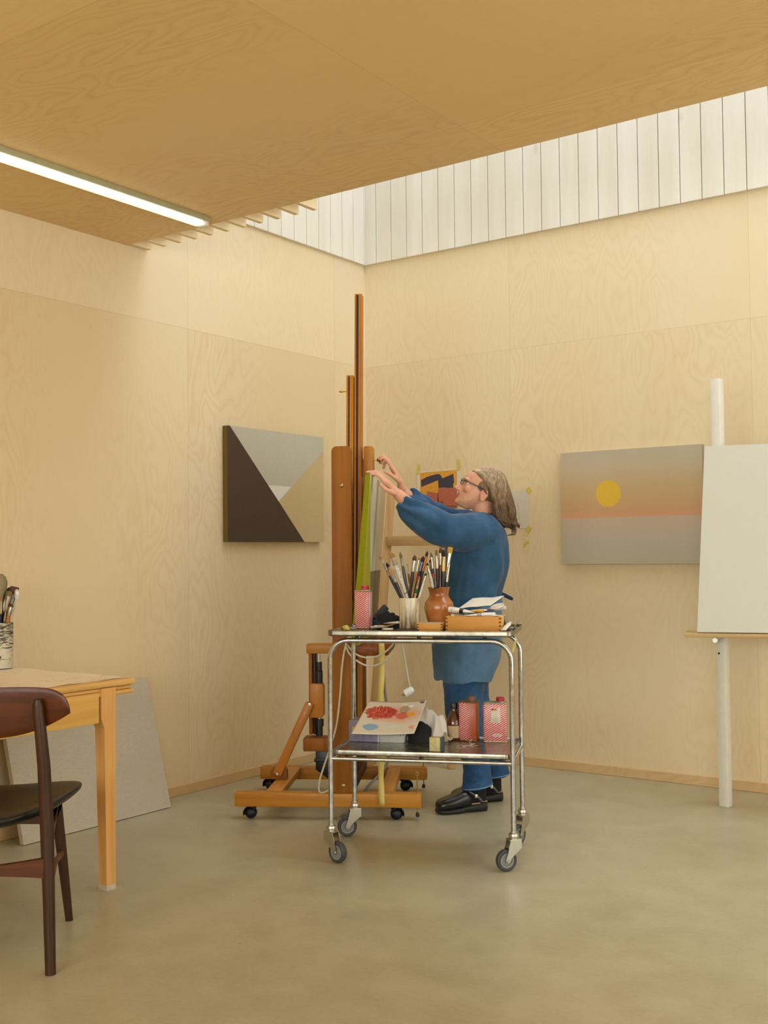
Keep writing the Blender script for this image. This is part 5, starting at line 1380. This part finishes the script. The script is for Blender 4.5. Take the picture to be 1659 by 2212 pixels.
# hair
def hair_mat():
    t = NT('grey_brown_hair'); at = t.n('ShaderNodeAttribute', attribute_name='strand'); n = t.noise(t.map((26, 26, 7)), 1., 5, .7, .8); n2 = t.noise(t.map((260, 260, 40)), 1., 3, .6)
    f = t.math('ADD', t.math('ADD', t.math('MULTIPLY', n, .55), t.math('MULTIPLY', n2, .45)), 0.)
    z = t.sep()[2]
    f = t.math('ADD', f, t.math('MULTIPLY', t.math('SUBTRACT', z, 1.54), 1.1))
    col = t.ramp(f, [(.26, lin((66, 46, 28))), (.44, lin((116, 88, 58))), (.58, lin((164, 142, 110))), (.74, lin((206, 194, 168)))])
    t.bump(n2, .5, .003)
    return t.done(col, .45, 0, .4)
M['hair'] = hair_mat()
H = MB()
H.ell((0, 0, 0), (.090, .0795, .086), 0, hT(.118, 0, .128), 28, 18)
H.ell((0, 0, 0), (.074, .070, .060), 0, hT(.092, 0, .150), 28, 18)
H.tube([hd(.12, 0, .13), el(1085, 1075), el(1092, 1110), el(1088, 1135)], [(.07, .08), (.05, .075), (.035, .07), (.012, .05)], 20, ref=(1, 0, 0))
rh = random.Random(31)
def lerp2(a, b, t): return (a[0]+(b[0]-a[0])*t, a[1]+(b[1]-a[1])*t)
def lock(t, s, r, fl=0., ln=1.):
    a = abs(s); sg = 1 if s > 0 else -1
    side = [lerp2((1021, 1018), (1058, 1014), t), lerp2((1036, 1024), (1084, 1027), t), lerp2((1056, 1050), (1098, 1056), t), lerp2((1066, 1086), (1107, 1092), t), lerp2((1072, 1116), (1111, 1120), t), lerp2((1092, 1140), (1111, 1143), t)]
    top = [lerp2((1026, 1013), (1060, 1011), t), lerp2((1050, 1010), (1086, 1026), t), lerp2((1084, 1028), (1101, 1060), t), lerp2((1101, 1066), (1109, 1098), t), lerp2((1106, 1106), (1113, 1125), t), lerp2((1104, 1140), (1113, 1142), t)]
    yy = [.022, .062, .084, .084, .080, .070]
    P = []
    for i in range(6):
        u = lerp2(top[i], side[i], a); P.append(el(u[0]+rh.uniform(-1.5, 1.5), u[1]+rh.uniform(-1.5, 1.5), sg*yy[i]*min(1, a*1.15)*(1-.25*t*(i > 1))))
    P[-1] = P[-2]+(P[-1]-P[-2])*ln+Vector((fl, 0, abs(fl)*.4))
    pts = cr(P, 5); m = len(pts); ph = rh.uniform(0, 6); am = rh.uniform(.005, .013)
    for k in range(m):
        q = max(0, (k/m-.3)/.7); pts[k] = pts[k]+Vector((am*q*math.sin(ph+k*.62), am*q*math.cos(ph*1.7+k*.5), .3*am*q*math.sin(k*.5)))
    H.tube(pts, [r*(.55+.45*min(1, k/5))*(1. if k < m*.7 else max(.18, 1-(k-m*.7)/(m*.3)*.85)) for k in range(m)], 8)
for i in range(150):
    t = rh.random(); s = rh.choice((-1, 1))*rh.uniform(0, 1)**.6
    lock(t, s, rh.uniform(.0055, .0105), rh.choice((0, .010, .012, -.018, .026)), rh.uniform(.5, 1.15))
for k in range(14):   # front layer on the near side
    lock(k/26, -1., .0062, 0, 1.); lock(k/26, 1., .0062, 0, 1.)
hm = fuse(H, .0024, 1, .3); hm.materials.append(M['hair'])
link('hair', hm, per)
# flyaway curl at the ends
cw = MB()
for k in range(5):
    x0 = 1100+k*2.2
    cw.tube(cr([el(x0, 1130, -.03+.012*k), el(x0+6, 1146, -.03+.012*k), el(x0+4, 1156, -.03+.012*k), el(x0-8, 1158-k, -.03+.012*k)], 5), [.0035, .003, .0028, .0025, .0025, .0022, .002, .0018, .0016, .0015, .0014, .0012, .001, .001, .0008, .0006], 6)
part('hair_ends', cw, M['hair'], per)['kind'] = 'stuff'
# smock
def denim(name, c, c2, sc=1., var=1.):
    t = NT(name); a = lin(c); b = lin(c2)
    n = t.noise(t.co(), 7., 4, .6); w = t.noise(t.map((600, 600, 60)), 1., 2); w2 = t.noise(t.map((60, 60, 700)), 1., 2)
    f = t.math('ADD', t.math('MULTIPLY', n, .6), t.math('MULTIPLY', t.math('ADD', w, w2), .2))
    col = t.ramp(f, [(.36, b), (.64, a)])
    t.bump(t.math('ADD', w, w2), .12, .001)
    return t.done(col, .85, 0, .2, 0, .15)
M['smock'] = denim('smock_denim', (58, 98, 134), (36, 68, 100))
M['apron'] = denim('apron_denim', (92, 126, 154), (66, 100, 130))
M['jeans'] = denim('jeans_denim', (54, 96, 138), (30, 60, 94))
M['seam'] = plain('jeans_hem', (116, 150, 178), .85)
def ring(v, u0, u1, w, y=0., n=28, pw=1.):
    c = (u0+u1)/2; hw = (u1-u0)/2
    return [el(c+hw*math.cos(t), v, y)+Vector((0, w*math.sin(t), 0)) for t in [2*PI*k/n for k in range(n)]]
C_ = MB()
C_.loft([ring(1106, 1014, 1064, .066), ring(1109, 1006, 1072, .082), ring(1116, 999, 1074, .125), ring(1130, 988, 1082, .172), ring(1150, 974, 1091, .195), ring(1180, 961, 1097, .20), ring(1212, 953, 1098, .195), ring(1250, 947, 1091, .19), ring(1290, 944, 1081, .186), ring(1325, 944, 1078, .186), ring(1345, 946, 1076, .184), ring(1344, 956, 1066, .170), ring(1320, 962, 1060, .16)])
C_.tube([el(1046, 1150, -.11), el(1010, 1150, -.17), el(965, 1148, -.225), el(918, 1128, -.262), el(888, 1103, -.268), el(866, 1082, -.268), el(866.5, 1082.5, -.268), el(874, 1089, -.268)], [.098, .092, .083, .078, .060, .0435, .036, .030], 22)
C_.tube([el(1046, 1148, .11), el(1010, 1142, .155), el(965, 1132, .165), el(922, 1108, .13), el(897, 1088, .085), el(879, 1072, .055), el(880, 1072.5, .056), el(888, 1080, .07)], [.098, .090, .080, .072, .056, .0435, .036, .030], 22)
def smock_fold(p):
    d = .011*fold_noise(p, 8., (1, 1, .8))+.006*fold_noise(p, 20., (1.2, 1, .5))
    # hanging folds from the shoulder down the back, gathered rings at the elbow
    d += .007*math.sin(p.y*55+p.x*20+3*fold_noise(p, 5.))*max(0, min(1, (1.38-p.z)/.25))
    sp = max(0, 1-abs(p.x+.30)/.16)*max(0, min(1, (p.z-1.28)/.08))
    d += .009*sp*math.sin((p.x*.8+p.z*1.2)*75+4*fold_noise(p, 8.))
    return d
sm_ = fuse(C_, .0065, 3, .5, smock_fold); sm_.materials.append(M['smock'])
link('smock', sm_, per)
A_ = MB()
A_.loft([ring(1288, 940, 1085, .192), ring(1320, 938, 1084, .195), ring(1360, 935, 1085, .200), ring(1395, 933, 1084, .205), ring(1430, 936, 1077, .21), ring(1455, 939, 1068, .212), ring(1468, 940, 1062, .213), ring(1468.5, 948, 1054, .203), ring(1440, 954, 1050, .19)])
def apron_fold(p):
    a = math.atan2(p.y, p.x+.05); k = max(0, min(1, (1.02-p.z)/.3))
    return .006*k*math.sin(a*6+2*fold_noise(p, 4.))+.004*fold_noise(p, 16.)
ap_ = fuse(A_, .0065, 3, .5, apron_fold); ap_.materials.append(M['apron'])
link('apron', ap_, per)
part('apron_tie', MB().tube(cr([el(1076, 1283, -.03), el(1086, 1285, -.03), el(1096, 1290, -.035), el(1108, 1296, -.04)], 5), [(.009, .003)]*14+[(.007, .002)]*2, 10), plain('tie_navy', (22, 40, 66), .8), per)
# jeans
J = MB()
J.loft([ring(1395, 958, 1062, .16), ring(1440, 955, 1056, .172), ring(1480, 957, 1048, .168), ring(1500, 962, 1044, .14)])
def legring(v, u0, u1, w, y, dv=0., n=24):
    c = (u0+u1)/2; hw = (u1-u0)/2
    return [el(c+hw*math.cos(t), v-dv*math.cos(t), y)+Vector((0, w*math.sin(t), 0)) for t in [2*PI*k/n for k in range(n)]]
J.loft([legring(1440, 957, 1044, .088, -.085), legring(1500, 958, 1045, .086, -.088), legring(1550, 964, 1042, .078, -.095), legring(1600, 980, 1048, .068, -.10), legring(1645, 999, 1058, .064, -.10), legring(1680, 1000, 1061, .066, -.10, 2), legring(1700, 998, 1063, .068, -.10, 5), legring(1700.5, 1004, 1057, .060, -.10, 5), legring(1690, 1008, 1052, .052, -.10, 4)])
J.loft([legring(1440, 968, 1054, .088, .085), legring(1500, 978, 1056, .086, .088), legring(1560, 1002, 1062, .074, .097), legring(1610, 1022, 1078, .066, .10), legring(1650, 1036, 1096, .064, .105), legring(1676, 1040, 1101, .067, .108, 4), legring(1676.5, 1046, 1095, .060, .108, 4), legring(1668, 1050, 1090, .052, .108, 3)])
def jean_fold(p): return .0045*fold_noise(p, 14., (1, 1, 1.6))+.003*fold_noise(p, 34., (1, 1, 1.4))
jm = fuse(J, .005, 2, .5, jean_fold); jm.materials.append(M['jeans'])
jo = link('jeans', jm, per)
for (v, u0, u1, w, y, dv) in ((1697, 997.5, 1063.5, .0695, -.10, 5), (1673, 1039.5, 1101.5, .0685, .108, 4)):
    rr = [el((u0+u1)/2+(u1-u0)/2*math.cos(t), v-dv*math.cos(t), y)+Vector((0, w*math.sin(t), 0)) for t in [2*PI*k/32 for k in range(33)]]
    part('hem_stitching', MB().tube(rr, (.0022), 6), M['seam'], jo)
# socks and clogs
M['sock'] = plain('black_sock', (18, 18, 19), .9)
M['clog'] = plain('black_clog_leather', (24, 25, 26), .28, var=.1, sc=40, coat=.15)
M['sole'] = plain('black_rubber_sole', (26, 27, 24), .6)
M['insole'] = plain('tan_insole_edge', (188, 164, 112), .7)
def clog(heel, toe, lab):
    heel = Vector((heel.x, heel.y, 0)); toe = Vector((toe.x, toe.y, 0))
    f = (toe-heel); Ln = f.length; f.normalize(); side = Vector((-f.y, f.x, 0))
    T = Matrix((f, side, Vector((0, 0, 1)))).transposed().to_4x4(); T.translation = heel
    def sec(s, w, z0, z1, n=20, top=1.):
        return [(s*Ln, w*math.cos(t)*(1 if math.sin(t) < 0 else top), (z0+z1)/2+(z1-z0)/2*max(-1, min(1, 1.25*math.sin(t)))) for t in [2*PI*k/n for k in range(n)]]
    c = part('clog', MB().loft([sec(.34, .037, .030, .080), sec(.37, .043, .028, .097), sec(.44, .046, .027, .104), sec(.54, .048, .025, .097), sec(.66, .0495, .023, .083), sec(.78, .0485, .021, .074), sec(.88, .0455, .019, .067), sec(.95, .039, .018, .060), sec(.985, .029, .019, .052), sec(1.0, .015, .022, .040)]), M['clog'], per, ang=70, M=T)
    part('sole', MB().loft([sec(.0, .018, .004, .044), sec(.015, .028, .0, .046), sec(.08, .033, .0, .046), sec(.3, .034, .0, .042), sec(.45, .040, .004, .034), sec(.6, .047, .0, .028), sec(.75, .047, .0, .025), sec(.88, .0445, .001, .024), sec(.96, .034, .003, .025), sec(1.005, .018, .008, .024)]), M['sole'], c, ang=50)
    part('insole', MB().loft([sec(.004, .021, .0445, .0485), sec(.03, .030, .0445, .0485), sec(.1, .0335, .0445, .0485), sec(.26, .0338, .043, .047)]), M['insole'], c)
    mb = MB()
    P = []
    for k in range(15):
        a = R(180*k/14)
        P.append((Ln*(.16+.26*math.sin(a)), .0475*math.cos(a), .050+.060*math.sin(a)**.75))
    mb.tube(P, [(.0024, .0085)]*15, 8, ref=(0, 1, 0))
    st = part('strap', mb, M['clog'], c)
    for sd in (-1, 1):
        part('buckle', MB().box((Ln*.27, sd*.0455, .079), (.014, .005, .017), .0015, 0), M['steel'], st)
    def sk(cx, rx, ry, z): return [(cx*Ln+rx*math.cos(t), ry*math.sin(t), z) for t in [2*PI*k/22 for k in range(22)]]
    part('sock', MB().loft([sk(.20, .040, .037, .20), sk(.19, .042, .037, .15), sk(.20, .047, .037, .11), sk(.235, .057, .037, .082), sk(.26, .064, .036, .06), sk(.265, .064, .033, .044)]), M['sock'], per, M=T)
clog(el(1050, 1745, -.085), el(943, 1745, -.155), 0)
clog(el(1084, 1733, .115), el(976, 1733, .05), 1)
